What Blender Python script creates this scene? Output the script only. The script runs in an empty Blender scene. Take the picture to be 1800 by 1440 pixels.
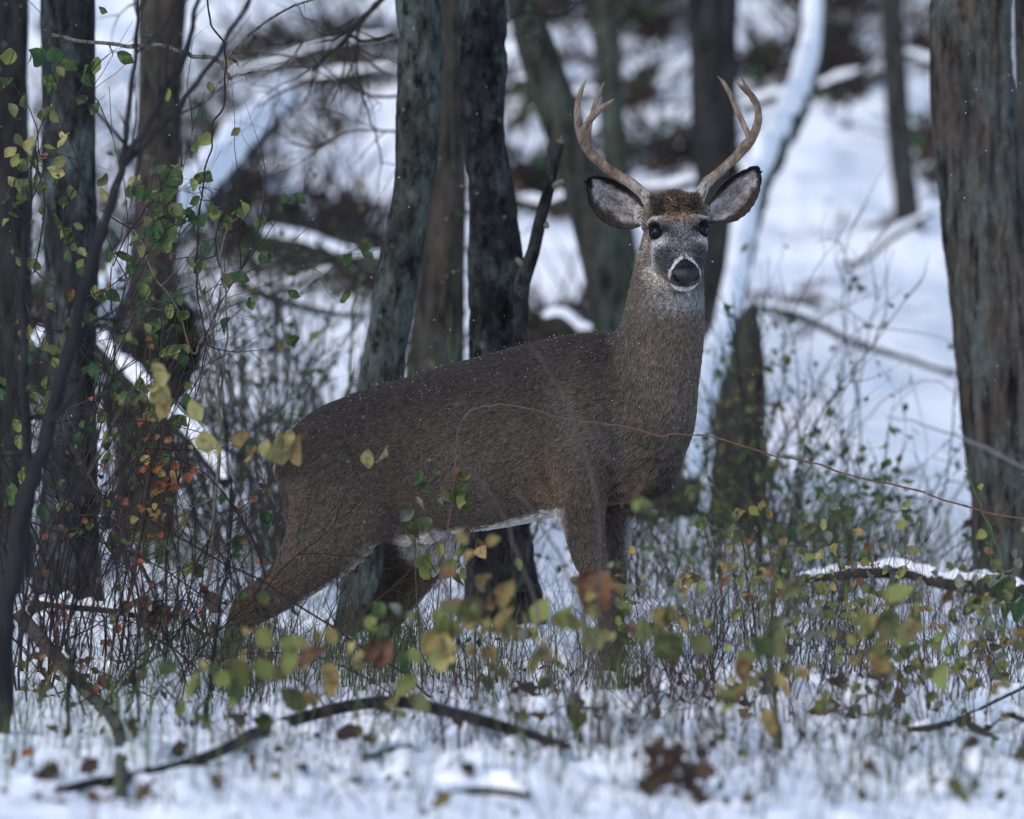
import bpy, math, random
import numpy as np
from mathutils import Vector

scene = bpy.context.scene
R = math.radians
rng = np.random.default_rng(7)
rnd = random.Random(7)

# ------------------------------------------------------------------ camera, sky, sun, exposure
CAM_Z, D0, FPX = 1.16, 22.5, 15000.0
PITCH = math.atan((720 - 416) / FPX)
cam_data = bpy.data.cameras.new('camera')
cam_data.sensor_width = 36
cam_data.lens = 300
cam_data.clip_start = 0.5
cam_data.clip_end = 1500
cam_data.dof.use_dof = True
cam_data.dof.focus_distance = 22.27
cam_data.dof.aperture_fstop = 3.6
cam_data.dof.aperture_blades = 0
cam = bpy.data.objects.new('camera', cam_data)
cam.location = (0, 0, CAM_Z)
cam.rotation_euler = (R(90) - PITCH, 0, 0)
scene.collection.objects.link(cam)
scene.camera = cam

world = bpy.data.worlds.new('World')
scene.world = world
world.use_nodes = True
wt = world.node_tree
bg = wt.nodes['Background']
sky = wt.nodes.new('ShaderNodeTexSky')
sky.sky_type = 'NISHITA'
sky.sun_disc = False
sky.sun_elevation = R(38)
sky.sun_rotation = R(215)
sky.air_density = 1.0
sky.dust_density = 1.0
sky.ozone_density = 1.0
wt.links.new(sky.outputs[0], bg.inputs[0])
bg.inputs[1].default_value = 0.15

sun_data = bpy.data.lights.new('sun', 'SUN')
sun_data.energy = 0.7
sun_data.angle = R(50)
sun_data.color = (1.0, 0.96, 0.92)
sun = bpy.data.objects.new('sun', sun_data)
sun.rotation_euler = (R(90 - 38), 0, R(-35))
scene.collection.objects.link(sun)

scene.view_settings.view_transform = 'Standard'
scene.view_settings.look = 'None'
scene.view_settings.exposure = 0.68
scene.view_settings.gamma = 1
scene.view_settings.use_curve_mapping = False
scene.render.engine = 'CYCLES'
scene.cycles.use_denoising = True
scene.cycles.max_bounces = 5
scene.cycles.diffuse_bounces = 3
scene.cycles.glossy_bounces = 2
scene.cycles.transmission_bounces = 2
scene.cycles.transparent_max_bounces = 8
scene.cycles_curves.shape = 'RIBBONS'

# ------------------------------------------------------------------ helpers
CF = Vector((0, math.cos(PITCH), -math.sin(PITCH)))
CU = Vector((0, math.sin(PITCH), math.cos(PITCH)))

def W(px, py, D=D0):
    """the point at distance D that stands where the photograph shows (px, py)"""
    u = (px - 900) / FPX
    v = (720 - py) / FPX
    y = CF.y + v * CU.y
    z = CF.z + v * CU.z
    k = D / y
    return np.array([u * k, D, CAM_Z + z * k])

def _hash(ix, iy, iz, seed):
    h = (ix.astype(np.int64) * 374761393 + iy.astype(np.int64) * 668265263 + iz.astype(np.int64) * 1274126177 + seed * 974634777) & 0xFFFFFFFF
    h = ((h ^ (h >> 13)) * 1274126177) & 0xFFFFFFFF
    h = ((h ^ (h >> 16)) * 2246822519) & 0xFFFFFFFF
    return ((h ^ (h >> 15)) & 0xFFFFFF).astype(np.float32) / 0xFFFFFF

def vnoise(p, seed=0):
    """smooth value noise in [-1, 1] at points p (N,3)"""
    p = np.asarray(p, dtype=np.float64)
    i = np.floor(p).astype(np.int64)
    f = (p - i).astype(np.float32)
    f = f * f * (3 - 2 * f)
    x, y, z = i[:, 0], i[:, 1], i[:, 2]
    fx, fy, fz = f[:, 0], f[:, 1], f[:, 2]
    def h(a, b, c): return _hash(x + a, y + b, z + c, seed)
    x00 = h(0, 0, 0) * (1 - fx) + h(1, 0, 0) * fx
    x10 = h(0, 1, 0) * (1 - fx) + h(1, 1, 0) * fx
    x01 = h(0, 0, 1) * (1 - fx) + h(1, 0, 1) * fx
    x11 = h(0, 1, 1) * (1 - fx) + h(1, 1, 1) * fx
    return ((x00 * (1 - fy) + x10 * fy) * (1 - fz) + (x01 * (1 - fy) + x11 * fy) * fz) * 2 - 1

def fbm(p, octaves=4, seed=0, gain=0.5):
    s, a, t = 0, 1.0, 0
    p = np.asarray(p, dtype=np.float64)
    for o in range(octaves):
        s = s + a * vnoise(p * 2 ** o + 17.3 * o, seed + o)
        t += a
        a *= gain
    return s / t

def sstep(a, b, x):
    t = np.clip((x - a) / (b - a), 0, 1)
    return t * t * (3 - 2 * t)

def mesh_np(name, verts, quads=None, tris=None, smooth=True):
    me = bpy.data.meshes.new(name)
    verts = np.asarray(verts, dtype=np.float32)
    polys, sizes = [], []
    if quads is not None and len(quads):
        q = np.asarray(quads, dtype=np.int32); polys.append(q.ravel()); sizes.append(np.full(len(q), 4, np.int32))
    if tris is not None and len(tris):
        t = np.asarray(tris, dtype=np.int32); polys.append(t.ravel()); sizes.append(np.full(len(t), 3, np.int32))
    loops = np.concatenate(polys); sizes = np.concatenate(sizes)
    me.vertices.add(len(verts)); me.vertices.foreach_set('co', verts.ravel())
    me.loops.add(len(loops)); me.loops.foreach_set('vertex_index', loops)
    me.polygons.add(len(sizes))
    me.polygons.foreach_set('loop_start', np.concatenate([[0], np.cumsum(sizes)[:-1]]).astype(np.int32))
    me.polygons.foreach_set('loop_total', sizes)
    me.update(calc_edges=True)
    me.validate()
    if smooth:
        me.polygons.foreach_set('use_smooth', np.ones(len(me.polygons), dtype=bool))
    return me

def put(name, me, mat=None, parent=None, loc=None, **props):
    o = bpy.data.objects.new(name, me)
    scene.collection.objects.link(o)
    if parent is not None: o.parent = parent
    if loc is not None: o.location = loc
    if mat is not None and me is not None and not me.materials: me.materials.append(mat)
    for k, v in props.items():
        if v is not None: o[k] = v
    return o

def empty(name, loc, label, cat, group=None):
    return put(name, None, loc=tuple(loc), label=label, category=cat, group=group)

def catmull(pts, n):
    pts = np.asarray(pts, dtype=float)
    if len(pts) < 3:
        t = np.linspace(0, 1, n * (len(pts) - 1) + 1)[:, None]
        return pts[0] * (1 - t) + pts[-1] * t
    P = np.vstack([2 * pts[0] - pts[1], pts, 2 * pts[-1] - pts[-2]])
    out = []
    for i in range(1, len(P) - 2):
        t = np.linspace(0, 1, n, endpoint=False)[:, None]
        a, b, c, d = P[i - 1], P[i], P[i + 1], P[i + 2]
        out.append(0.5 * (2 * b + (c - a) * t + (2 * a - 5 * b + 4 * c - d) * t ** 2 + (3 * b - a - 3 * c + d) * t ** 3))
    out.append(pts[-1:])
    return np.vstack(out)

def frames(P):
    T = np.gradient(P, axis=0)
    T /= np.linalg.norm(T, axis=1)[:, None] + 1e-12
    ref = np.array([0, 1.0, 0]) if abs(T[0][1]) < 0.8 else np.array([1.0, 0, 0])
    N = np.zeros_like(P)
    n = ref - T[0] * np.dot(ref, T[0]); n /= np.linalg.norm(n)
    for i in range(len(P)):
        n = n - T[i] * np.dot(n, T[i]); n /= np.linalg.norm(n) + 1e-12
        N[i] = n
    return T, N, np.cross(T, N)

class Geo:
    """collects geometry, built as one mesh"""
    def __init__(s): s.v, s.q, s.t, s.n = [], [], [], 0
    def add(s, v, q=None, t=None):
        v = np.asarray(v, float)
        s.v.append(v)
        if q is not None and len(q): s.q.append(np.asarray(q) + s.n)
        if t is not None and len(t): s.t.append(np.asarray(t) + s.n)
        s.n += len(v)
    def tube(s, P, r, sides=5, cap=True, disp=None):
        P = np.asarray(P, float); m = len(P)
        r = np.broadcast_to(np.asarray(r, float), (m,)) if np.ndim(r) == 0 else np.asarray(r, float)
        T, N, B = frames(P)
        a = np.linspace(0, 2 * math.pi, sides, endpoint=False)
        dirs = np.cos(a)[None, :, None] * N[:, None, :] + np.sin(a)[None, :, None] * B[:, None, :]
        v = P[:, None, :] + dirs * r[:, None, None]
        if disp is not None:
            flat = v.reshape(-1, 3)
            v = v + dirs * disp(flat, np.tile(a, m), np.repeat(r, sides)).reshape(m, sides)[:, :, None]
        v = v.reshape(-1, 3)
        i = np.arange(m - 1)[:, None] * sides; j = np.arange(sides)[None, :]; k = (j + 1) % sides
        q = np.stack([i + j, i + k, i + sides + k, i + sides + j], -1).reshape(-1, 4)
        tr = []
        if cap:
            v = np.vstack([v, P[:1], P[-1:]])
            c0, c1 = m * sides, m * sides + 1
            jj = np.arange(sides); kk = (jj + 1) % sides
            tr = np.vstack([np.stack([np.full(sides, c0), kk, jj], -1), np.stack([np.full(sides, c1), (m - 1) * sides + jj, (m - 1) * sides + kk], -1)])
        s.add(v, q, tr)
    def mesh(s, name, origin=(0, 0, 0), smooth=True):
        v = np.vstack(s.v) - np.asarray(origin)
        return mesh_np(name, v, np.vstack(s.q) if s.q else None, np.vstack(s.t) if s.t else None, smooth)

# ------------------------------------------------------------------ materials
def mat_new(name):
    m = bpy.data.materials.new(name); m.use_nodes = True
    nt = m.node_tree
    return m, nt, nt.nodes['Principled BSDF']

def N(nt, t, **kw):
    n = nt.nodes.new(t)
    for k, v in kw.items():
        if k.startswith('i_'): n.inputs[k[2:].replace('_', ' ')].default_value = v
        else: setattr(n, k, v)
    return n

def ramp(nt, fac, stops):
    r = nt.nodes.new('ShaderNodeValToRGB')
    e = r.color_ramp.elements
    while len(e) < len(stops): e.new(0.5)
    for el, (p, c) in zip(e, stops):
        el.position = p; el.color = (*c, 1) if len(c) == 3 else c
    nt.links.new(fac, r.inputs[0])
    return r.outputs[0]

def noise_tex(nt, scale, vec_scale=(1, 1, 1), detail=4, rough=0.55, space='Object', w=0):
    tc = nt.nodes.new('ShaderNodeTexCoord')
    mp = nt.nodes.new('ShaderNodeMapping'); mp.inputs['Scale'].default_value = vec_scale
    mp.inputs['Location'].default_value = (w, w * 0.7, w * 1.3)
    nz = nt.nodes.new('ShaderNodeTexNoise')
    nz.inputs['Scale'].default_value = scale; nz.inputs['Detail'].default_value = detail; nz.inputs['Roughness'].default_value = rough
    nt.links.new(tc.outputs[space], mp.inputs[0]); nt.links.new(mp.outputs[0], nz.inputs['Vector'])
    return nz.outputs['Fac']

def mixc(nt, fac, a, b, mode='MIX'):
    m = nt.nodes.new('ShaderNodeMix'); m.data_type = 'RGBA'; m.blend_type = mode
    for s, v in ((m.inputs['Factor'], fac), (m.inputs['A'], a), (m.inputs['B'], b)):
        if hasattr(v, 'links') or isinstance(v, bpy.types.NodeSocket): nt.links.new(v, s)
        else: s.default_value = (*v, 1) if isinstance(v, tuple) and len(v) == 3 else v
    return m.outputs['Result']

def bump(nt, bsdf, h, strength=0.5, dist=0.005):
    b = nt.nodes.new('ShaderNodeBump'); b.inputs['Strength'].default_value = strength; b.inputs['Distance'].default_value = dist
    nt.links.new(h, b.inputs['Height']); nt.links.new(b.outputs[0], bsdf.inputs['Normal'])

def bark_mat(name, dark, mid, lichen, amount=0.5, scale=1.0, w=0, moss=None, crack=(30, 0.2)):
    m, nt, b = mat_new(name)
    n1 = noise_tex(nt, 22 * scale, (1, 1, max(0.12, crack[1])), 6, 0.65, w=w)
    n2 = noise_tex(nt, 9 * scale, (1, 1, 0.5), 5, 0.65, w=w + 3)
    n3 = noise_tex(nt, 60 * scale, (1, 1, 0.5), 4, 0.6, w=w + 5)
    c = ramp(nt, n1, [(0.34, dark), (0.6, mid)])
    lf = ramp(nt, n2, [(0.62 - 0.25 * amount, (0, 0, 0)), (0.74 - 0.2 * amount, (1, 1, 1))])
    c = mixc(nt, lf, c, lichen)
    # dark cracks between the plates of bark
    n5 = noise_tex(nt, crack[0] * scale, (1, 1, crack[1]), 5, 0.7, w=w + 12)
    c = mixc(nt, 1.0, c, ramp(nt, n5, [(0.36, (0.16, 0.16, 0.17)), (0.46, (0.9, 0.9, 0.9)), (0.62, (1.35, 1.33, 1.3))]), 'MULTIPLY')
    c = mixc(nt, 0.6, c, ramp(nt, n3, [(0.3, (0.45, 0.45, 0.45)), (0.7, (1.25, 1.25, 1.25))]), 'MULTIPLY')
    if moss:
        n4 = noise_tex(nt, 5 * scale, (1, 1, 0.25), 4, 0.6, w=w + 9)
        c = mixc(nt, ramp(nt, n4, [(0.5, (0, 0, 0)), (0.66, (0.8, 0.8, 0.8))]), c, moss)
    nt.links.new(c, b.inputs['Base Color'])
    b.inputs['Roughness'].default_value = 0.95
    b.inputs['Specular IOR Level'].default_value = 0.15
    bump(nt, b, n5, 1.0, 0.012)
    return m

def plain_mat(name, col, rough=0.8, var=0.25, scale=30, spec=0.2, stretch=(1, 1, 1)):
    m, nt, b = mat_new(name)
    n1 = noise_tex(nt, scale, stretch, 4, 0.6)
    lo = tuple(c * (1 - var) for c in col); hi = tuple(c * (1 + var) for c in col)
    nt.links.new(ramp(nt, n1, [(0.3, lo), (0.7, hi)]), b.inputs['Base Color'])
    b.inputs['Roughness'].default_value = rough; b.inputs['Specular IOR Level'].default_value = spec
    return m

def leaf_mat(name, base, spot, spots=0.5, edge=None):
    m, nt, b = mat_new(name)
    oi = nt.nodes.new('ShaderNodeObjectInfo')
    tc = nt.nodes.new('ShaderNodeTexCoord')
    add = nt.nodes.new('ShaderNodeVectorMath'); add.operation = 'ADD'
    mul = nt.nodes.new('ShaderNodeMath'); mul.operation = 'MULTIPLY'; mul.inputs[1].default_value = 37.0
    nt.links.new(oi.outputs['Random'], mul.inputs[0])
    nt.links.new(tc.outputs['Object'], add.inputs[0]); nt.links.new(mul.outputs[0], add.inputs[1])
    nz = nt.nodes.new('ShaderNodeTexNoise'); nz.inputs['Scale'].default_value = 3.0; nz.inputs['Detail'].default_value = 4
    nt.links.new(add.outputs[0], nz.inputs['Vector'])
    f = ramp(nt, nz.outputs['Fac'], [(0.62 - 0.3 * spots, (0, 0, 0)), (0.78 - 0.3 * spots, (1, 1, 1))])
    c = mixc(nt, f, base, spot)
    hsv = nt.nodes.new('ShaderNodeHueSaturation')
    mr = nt.nodes.new('ShaderNodeMapRange'); mr.inputs['To Min'].default_value = 0.7; mr.inputs['To Max'].default_value = 1.35
    nt.links.new(oi.outputs['Random'], mr.inputs[0]); nt.links.new(mr.outputs[0], hsv.inputs['Value'])
    nt.links.new(c, hsv.inputs['Color'])
    nt.links.new(hsv.outputs[0], b.inputs['Base Color'])
    b.inputs['Roughness'].default_value = 0.6; b.inputs['Specular IOR Level'].default_value = 0.3
    # thin leaves let some light through
    tr = nt.nodes.new('ShaderNodeBsdfTranslucent'); nt.links.new(hsv.outputs[0], tr.inputs[0])
    mx = nt.nodes.new('ShaderNodeMixShader'); mx.inputs[0].default_value = 0.35
    nt.links.new(b.outputs[0], mx.inputs[1]); nt.links.new(tr.outputs[0], mx.inputs[2])
    nt.links.new(mx.outputs[0], nt.nodes['Material Output'].inputs[0])
    return m

# ------------------------------------------------------------------ ground
def gz(x, y):
    """height of the snow surface"""
    x = np.atleast_1d(np.asarray(x, float)); y = np.atleast_1d(np.asarray(y, float))
    x, y = np.broadcast_arrays(x, y)
    z = 0.022 * np.clip(y - 22.5, 0, 10.5)
    t = np.clip(y - 32.5, 0, None)
    t = np.where(t < 2, t * t / 4, t - 1)
    z = z + 0.172 * np.minimum(t, 150) + 0.0 * x
    P = np.stack([x, y, np.zeros_like(x)], -1).reshape(-1, 3)
    near = 1 - sstep(29, 34, y); 
    h = fbm(P * [1.3, 1.3, 1], 3, 11).reshape(x.shape) * 0.05
    h = h + fbm(P * [6, 3.5, 1], 3, 21).reshape(x.shape) * 0.032 * near
    h = h + np.abs(fbm(P * [17, 9, 1], 2, 31)).reshape(x.shape) * 0.030 * near
    lump = np.clip(fbm(P * [9, 6, 1], 2, 61).reshape(x.shape) - 0.12, 0, 1)
    h = h + np.sqrt(lump) * 0.062 * near * sstep(-0.35, 0.25, fbm(P * [1.6, 1.6, 1], 2, 71).reshape(x.shape))
    h = h + fbm(P * [2.2, 2.2, 1], 4, 41).reshape(x.shape) * 0.20 * (1 - near)
    far = sstep(60, 200, np.abs(x) + np.abs(y))
    return z + h * (1 - far) + far * fbm(P * 0.03, 3, 51).reshape(x.shape) * 2.5

_TX = np.arange(-8, 8.01, 0.025); _TY = np.arange(13, 62, 0.025)
_TZ = gz(*np.meshgrid(_TX, _TY))
def gs1(x, y):
    """the same height, looked up quickly for one point"""
    fx = (float(x) + 8) / 0.025; fy = (float(y) - 13) / 0.025
    if not (0 <= fx < len(_TX) - 1 and 0 <= fy < len(_TY) - 1): return float(gz(x, y)[0])
    i, j = int(fx), int(fy); a, c = fx - i, fy - j
    return float((_TZ[j, i] * (1 - a) + _TZ[j, i + 1] * a) * (1 - c) + (_TZ[j + 1, i] * (1 - a) + _TZ[j + 1, i + 1] * a) * c)

def Dg(px, py):
    """distance at which the snow is seen at (px, py)"""
    d = np.linspace(14.5, 60, 1400)
    w0 = W(px, py, 1.0)
    zz = CAM_Z + (w0[2] - CAM_Z) * d
    g = _TZ[np.clip(((d - 13) / 0.025).astype(int), 0, len(_TY) - 1), np.clip(((w0[0] * d + 8) / 0.025).astype(int), 0, len(_TX) - 1)]
    k = np.argmax(g > zz)
    return float(d[k]) if k else 60.0

def ax(segs):
    out = []
    for a, b, st in segs: out.append(np.arange(a, b, st))
    return np.concatenate(out)
half = np.concatenate([np.arange(0, 2.4, 0.02), 2.4 + np.cumsum(0.03 * 1.11 ** np.arange(72))])
gx = np.concatenate([-half[:0:-1], half])
gy = np.concatenate([(15.5 - np.cumsum(0.05 * 1.13 ** np.arange(60)))[::-1], ax([(15.5, 25, 0.022), (25, 33, 0.05), (33, 52, 0.11)]), 52 + np.cumsum(0.14 * 1.07 ** np.arange(84))])
GX, GY = np.meshgrid(gx, gy)
gv = np.stack([GX, GY, gz(GX, GY)], -1).reshape(-1, 3)
ny, nx = GX.shape
ii = (np.arange(ny - 1)[:, None] * nx + np.arange(nx - 1)[None, :]).ravel()
gq = np.stack([ii, ii + 1, ii + nx + 1, ii + nx], -1)

m, nt, b = mat_new('snow')
tc = nt.nodes.new('ShaderNodeTexCoord')
def gnoise(scale, vs, detail=4, rough=0.6, w=0): return noise_tex(nt, scale, vs, detail, rough, w=w)
# thin snow on the slope lets the leaf litter show
sep = nt.nodes.new('ShaderNodeSeparateXYZ'); nt.links.new(tc.outputs['Object'], sep.inputs[0])
mr = nt.nodes.new('ShaderNodeMapRange'); mr.inputs['From Min'].default_value = 24; mr.inputs['From Max'].default_value = 36
nt.links.new(sep.outputs['Y'], mr.inputs[0])
litter_n = gnoise(1.3, (1, 0.62, 1), 6, 0.62, 4)
fine = gnoise(14, (1, 1, 1), 3, 0.6, 8)
addn = nt.nodes.new('ShaderNodeMath'); addn.operation = 'MULTIPLY_ADD'; addn.inputs[1].default_value = 0.22
nt.links.new(fine, addn.inputs[0]); nt.links.new(litter_n, addn.inputs[2])
mask = ramp(nt, addn.outputs[0], [(0.71, (0, 0, 0)), (0.78, (1, 1, 1))])
mk = nt.nodes.new('ShaderNodeMath'); mk.operation = 'MULTIPLY'
nt.links.new(mask, mk.inputs[0]); nt.links.new(mr.outputs[0], mk.inputs[1])
lit = ramp(nt, gnoise(9, (1, 1, 1), 5, 0.7, 2), [(0.3, (0.035, 0.028, 0.024)), (0.7, (0.13, 0.09, 0.065))])
sn = ramp(nt, gnoise(3, (1, 1, 1), 5, 0.6, 6), [(0.3, (0.79, 0.80, 0.83)), (0.7, (0.86, 0.86, 0.88))])
nt.links.new(mixc(nt, mk.outputs[0], sn, lit), b.inputs['Base Color'])
b.inputs['Roughness'].default_value = 0.7; b.inputs['Specular IOR Level'].default_value = 0.25
bump(nt, b, gnoise(70, (1, 1, 1), 4, 0.6), 0.35, 0.01)
M_SNOW_GROUND = m
put('ground', mesh_np('ground', gv, gq), m, kind='structure')

m, nt, b = mat_new('fresh_snow')
nt.links.new(ramp(nt, noise_tex(nt, 25, (1, 1, 1), 4), [(0.3, (0.8, 0.81, 0.84)), (0.7, (0.87, 0.87, 0.89))]), b.inputs['Base Color'])
b.inputs['Roughness'].default_value = 0.7
bump(nt, b, noise_tex(nt, 90, (1, 1, 1), 4), 0.4, 0.006)
M_SNOW = m
# ------------------------------------------------------------------ trees
def bark_disp(amp, seed, kz=0.14, freq=34, knob=0.0):
    def f(p, a, r):
        q = p * [freq, freq, freq * kz]
        ridg = 1 - np.abs(fbm(q + vnoise(p * 9, seed + 5)[:, None] * 0.9, 3, seed)) * 2.0
        big = fbm(p * [5, 5, 2.2], 3, seed + 9)
        d = ridg * amp * 0.7 + big * (amp * 1.2 + knob)
        return d * np.clip(r / 0.05, 0.12, 1.3)
    return f

def limb_path(a, d, length, n, wob, seed, droop=0.0):
    r_ = np.random.default_rng(seed)
    d = np.asarray(d, float); d /= np.linalg.norm(d)
    P = [np.asarray(a, float)]
    for i in range(n):
        d = d + r_.normal(0, wob, 3) + np.array([0, 0, -droop])
        d /= np.linalg.norm(d)
        P.append(P[-1] + d * length / n)
    return np.array(P)

def tree(name, pts, D, mat, label, amp=0.006, seed=1, sides=64, top=6.2, lean=None, cat='tree', freq=34, kz=0.14, knob=0.0, flare=1.25, base_py=None, group=None, fine=1.0, crown=True, extra=None):
    """pts: (px, py, radius in photo px) top to bottom, seen at distance D; the stem goes on above the frame and into the snow"""
    s = D / FPX
    P = [W(px, py, D) for px, py, r in pts]; rr = [r * s for px, py, r in pts]
    P, rr = P[::-1], rr[::-1]                       # bottom first
    g = gs1(P[0][0], D)
    if P[0][2] > g + 0.02:
        dx = (P[0][0] - P[1][0]) / max(P[1][2] - P[0][2], 0.05)
        P.insert(0, np.array([P[0][0] + np.clip(dx, -0.25, 0.25) * (P[0][2] - g), D, g])); rr.insert(0, rr[0] * flare)
    P.insert(0, P[0] + np.array([0, 0, -0.15])); rr.insert(0, rr[0] * 1.15)
    up = P[-1] - P[-2]; up /= np.linalg.norm(up)
    if top > P[-1][2] + 0.3:
        k = 5
        z0 = P[-1][2]; st = P[-1]; r0 = rr[-1]
        for i in range(1, k + 1):
            h = (top - z0) * i / k
            d = up * (1 - 0.12 * i) + np.array([0, 0, 0.12 * i])
            P.append(st + d / max(d[2], 0.3) * h + np.array([0.03 * math.sin(i * 2 + seed), 0.04 * math.cos(i + seed), 0])); rr.append(r0 * (1 - 0.11 * i))
    P = np.array(P); rr = np.array(rr)
    C = catmull(np.hstack([P, rr[:, None]]), 24)
    # even spacing, fine where the camera sees it
    L = np.concatenate([[0], np.cumsum(np.linalg.norm(np.diff(C[:, :3], axis=0), axis=1))])
    zmax = CAM_Z + (720 / FPX + 0.01) * D
    step = 0.011 / fine
    s_, cur = [0.0], 0.0
    while cur < L[-1]:
        z = np.interp(cur, L, C[:, 2])
        cur += step if z < zmax else 0.12
        s_.append(min(cur, L[-1]))
    Q = np.stack([np.interp(s_, L, C[:, k]) for k in range(4)], -1)
    root = empty(name, (P[1][0], P[1][1], g), label, cat, group)
    o = np.array(root.location)
    G = Geo(); G.tube(Q[:, :3], np.maximum(Q[:, 3], 0.004), sides, disp=bark_disp(amp, seed, kz, freq, knob))
    put('trunk', G.mesh('trunk', o), mat, root)
    if crown and top > 4:
        G = Geo()
        r_ = np.random.default_rng(seed + 77)
        for i in range(7):
            z = zmax + 0.9 + (top - zmax - 1.0) * (i + 0.5) / 7
            k = int(np.argmin(np.abs(Q[:, 2] - z)))
            a = r_.uniform(0, 6.28)
            d = np.array([math.cos(a), math.sin(a), r_.uniform(0.5, 1.0)])
            B = limb_path(Q[k, :3], d, r_.uniform(0.9, 1.8), 10, 0.09, seed * 13 + i)
            G.tube(B, np.linspace(Q[k, 3] * 0.32, 0.006, len(B)), 6)
            for j in range(5):
                kk = r_.integers(3, 10)
                B2 = limb_path(B[kk], B[kk] - B[kk - 1] + r_.normal(0, 0.12, 3), r_.uniform(0.3, 0.8), 6, 0.14, seed * 17 + i * 7 + j)
                G.tube(B2, np.linspace(0.007, 0.0015, len(B2)), 4)
        put('crown', G.mesh('crown', o), mat, root)
    if extra: extra(root, o, Q, s)
    return root

BK_GREEN = bark_mat('bark_green_grey', (0.010, 0.011, 0.011), (0.040, 0.044, 0.041), (0.062, 0.076, 0.070), 0.7, 1.1, 1, crack=(26, 0.55))
BK_DARK = bark_mat('bark_dark_mottled', (0.007, 0.007, 0.008), (0.024, 0.024, 0.026), (0.052, 0.062, 0.058), 0.5, 1.3, 4, crack=(24, 0.6))
BK_RIDGE = bark_mat('bark_ridged_brown', (0.022, 0.021, 0.021), (0.088, 0.075, 0.064), (0.078, 0.092, 0.088), 0.55, 1.0, 7, crack=(34, 0.13))
BK_GREY = bark_mat('bark_plain_grey', (0.025, 0.024, 0.024), (0.058, 0.055, 0.053), (0.06, 0.068, 0.062), 0.35, 1.0, 10)
BK_BROWN = bark_mat('bark_brown', (0.024, 0.021, 0.019), (0.060, 0.051, 0.044), (0.058, 0.062, 0.052), 0.4, 0.9, 14)
BK_FAR = bark_mat('bark_far_dark', (0.012, 0.012, 0.013), (0.032, 0.031, 0.032), (0.038, 0.045, 0.041), 0.4, 0.8, 17)
BK_OLIVE = bark_mat('bark_mossy', (0.02, 0.02, 0.016), (0.050, 0.050, 0.042), (0.055, 0.068, 0.056), 0.6, 0.9, 20, moss=(0.036, 0.060, 0.024))
BK_LEFT = bark_mat('bark_lichen_left', (0.010, 0.011, 0.012), (0.026, 0.029, 0.030), (0.070, 0.086, 0.086), 0.5, 1.1, 24, crack=(26, 0.4))
TWIG = plain_mat('twig_dark', (0.020, 0.016, 0.017), 0.75, 0.4, 60)
TWIG_HAZY = plain_mat('twig_hazy_grey', (0.042, 0.040, 0.037), 0.85, 0.4, 40)  # paler twigs, distance haze painted into their colour
TWIG_RED = plain_mat('twig_reddish', (0.055, 0.028, 0.023), 0.6, 0.35, 60)
TWIG_BROWN = plain_mat('twig_brown', (0.055, 0.042, 0.035), 0.75, 0.4, 60)
TWIG_PALE = plain_mat('twig_pale', (0.13, 0.105, 0.085), 0.8, 0.35, 80)
TWIG_GREEN = plain_mat('twig_green', (0.06, 0.10, 0.035), 0.6, 0.3, 60)
TWIG_BLUE = plain_mat('branch_blue_black', (0.009, 0.010, 0.013), 0.65, 0.3, 25, 0.1)

tree('oak_tree', [(1706, -20, 63), (1708, 100, 64), (1712, 200, 66), (1723, 350, 69), (1739, 480, 71), (1754, 620, 73), (1768, 760, 76), (1780, 860, 78), (1790, 940, 82), (1800, 1000, 90)], 25.6, BK_RIDGE,
     'thick tree with ridged brown and green bark at the right side', 0.016, 3, 150, freq=42, kz=0.07, flare=1.1, fine=1.4)
tree('maple_tree', [(732, -20, 40), (737, 60, 38), (738, 130, 38), (735, 230, 36), (728, 320, 32), (716, 400, 33), (700, 480, 34), (687, 560, 34), (672, 640, 37), (662, 760, 38), (655, 900, 40), (650, 1020, 46)], 23.9, BK_GREEN,
     'slim leaning tree with green-grey bark rising behind the deer\'s rump', 0.0085, 5, 110, knob=0.006, kz=0.3, freq=30)
tree('ash_tree', [(853, -20, 36), (853, 80, 36), (850, 160, 35), (848, 215, 33), (858, 300, 32), (868, 370, 36), (874, 450, 42), (875, 560, 43), (876, 700, 44), (878, 860, 46), (880, 980, 54)], 24.3, BK_DARK,
     'nearly black tree with mottled lichen directly behind the deer\'s back', 0.012, 8, 110, knob=0.009, kz=0.4, freq=34)
tree('beech_tree', [(783, -20, 30), (785, 150, 30), (783, 320, 33), (776, 480, 40), (768, 600, 48), (762, 760, 54), (760, 900, 60)], 27.6, BK_BROWN,
     'blurred grey-brown tree between the green leaning tree and the black tree', 0.005, 12, 48)
tree('leaning_tree', [(900, -30, 20), (935, 60, 30), (965, 150, 34), (1005, 260, 36), (1040, 370, 38), (1065, 470, 40), (1085, 580, 42), (1100, 700, 44)], 30.0, BK_OLIVE,
     'blurred mossy tree leaning left behind the deer\'s neck', 0.005, 15, 40)
tree('young_tree', [(1052, -20, 26), (1065, 60, 24), (1072, 150, 22), (1078, 260, 22), (1088, 360, 24)], 36.0, BK_OLIVE,
     'thin blurred tree seen between the antlers, beside their left beam', 0.005, 18, 32)
tree('hemlock_tree', [(1252, -20, 42), (1253, 100, 41), (1256, 220, 40), (1262, 330, 38), (1262, 440, 34), (1258, 520, 36)], 35.0, BK_FAR,
     'dark blurred tree behind the right antler and ear', 0.006, 21, 44)
tree('birch_tree', [(1566, -20, 18), (1570, 80, 20), (1577, 180, 21), (1586, 290, 21), (1596, 380, 23), (1601, 420, 28)], 38.7, BK_GREY,
     'thin grey tree standing alone on the snowy slope, its base flared', 0.004, 25, 32, flare=1.35)
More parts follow.
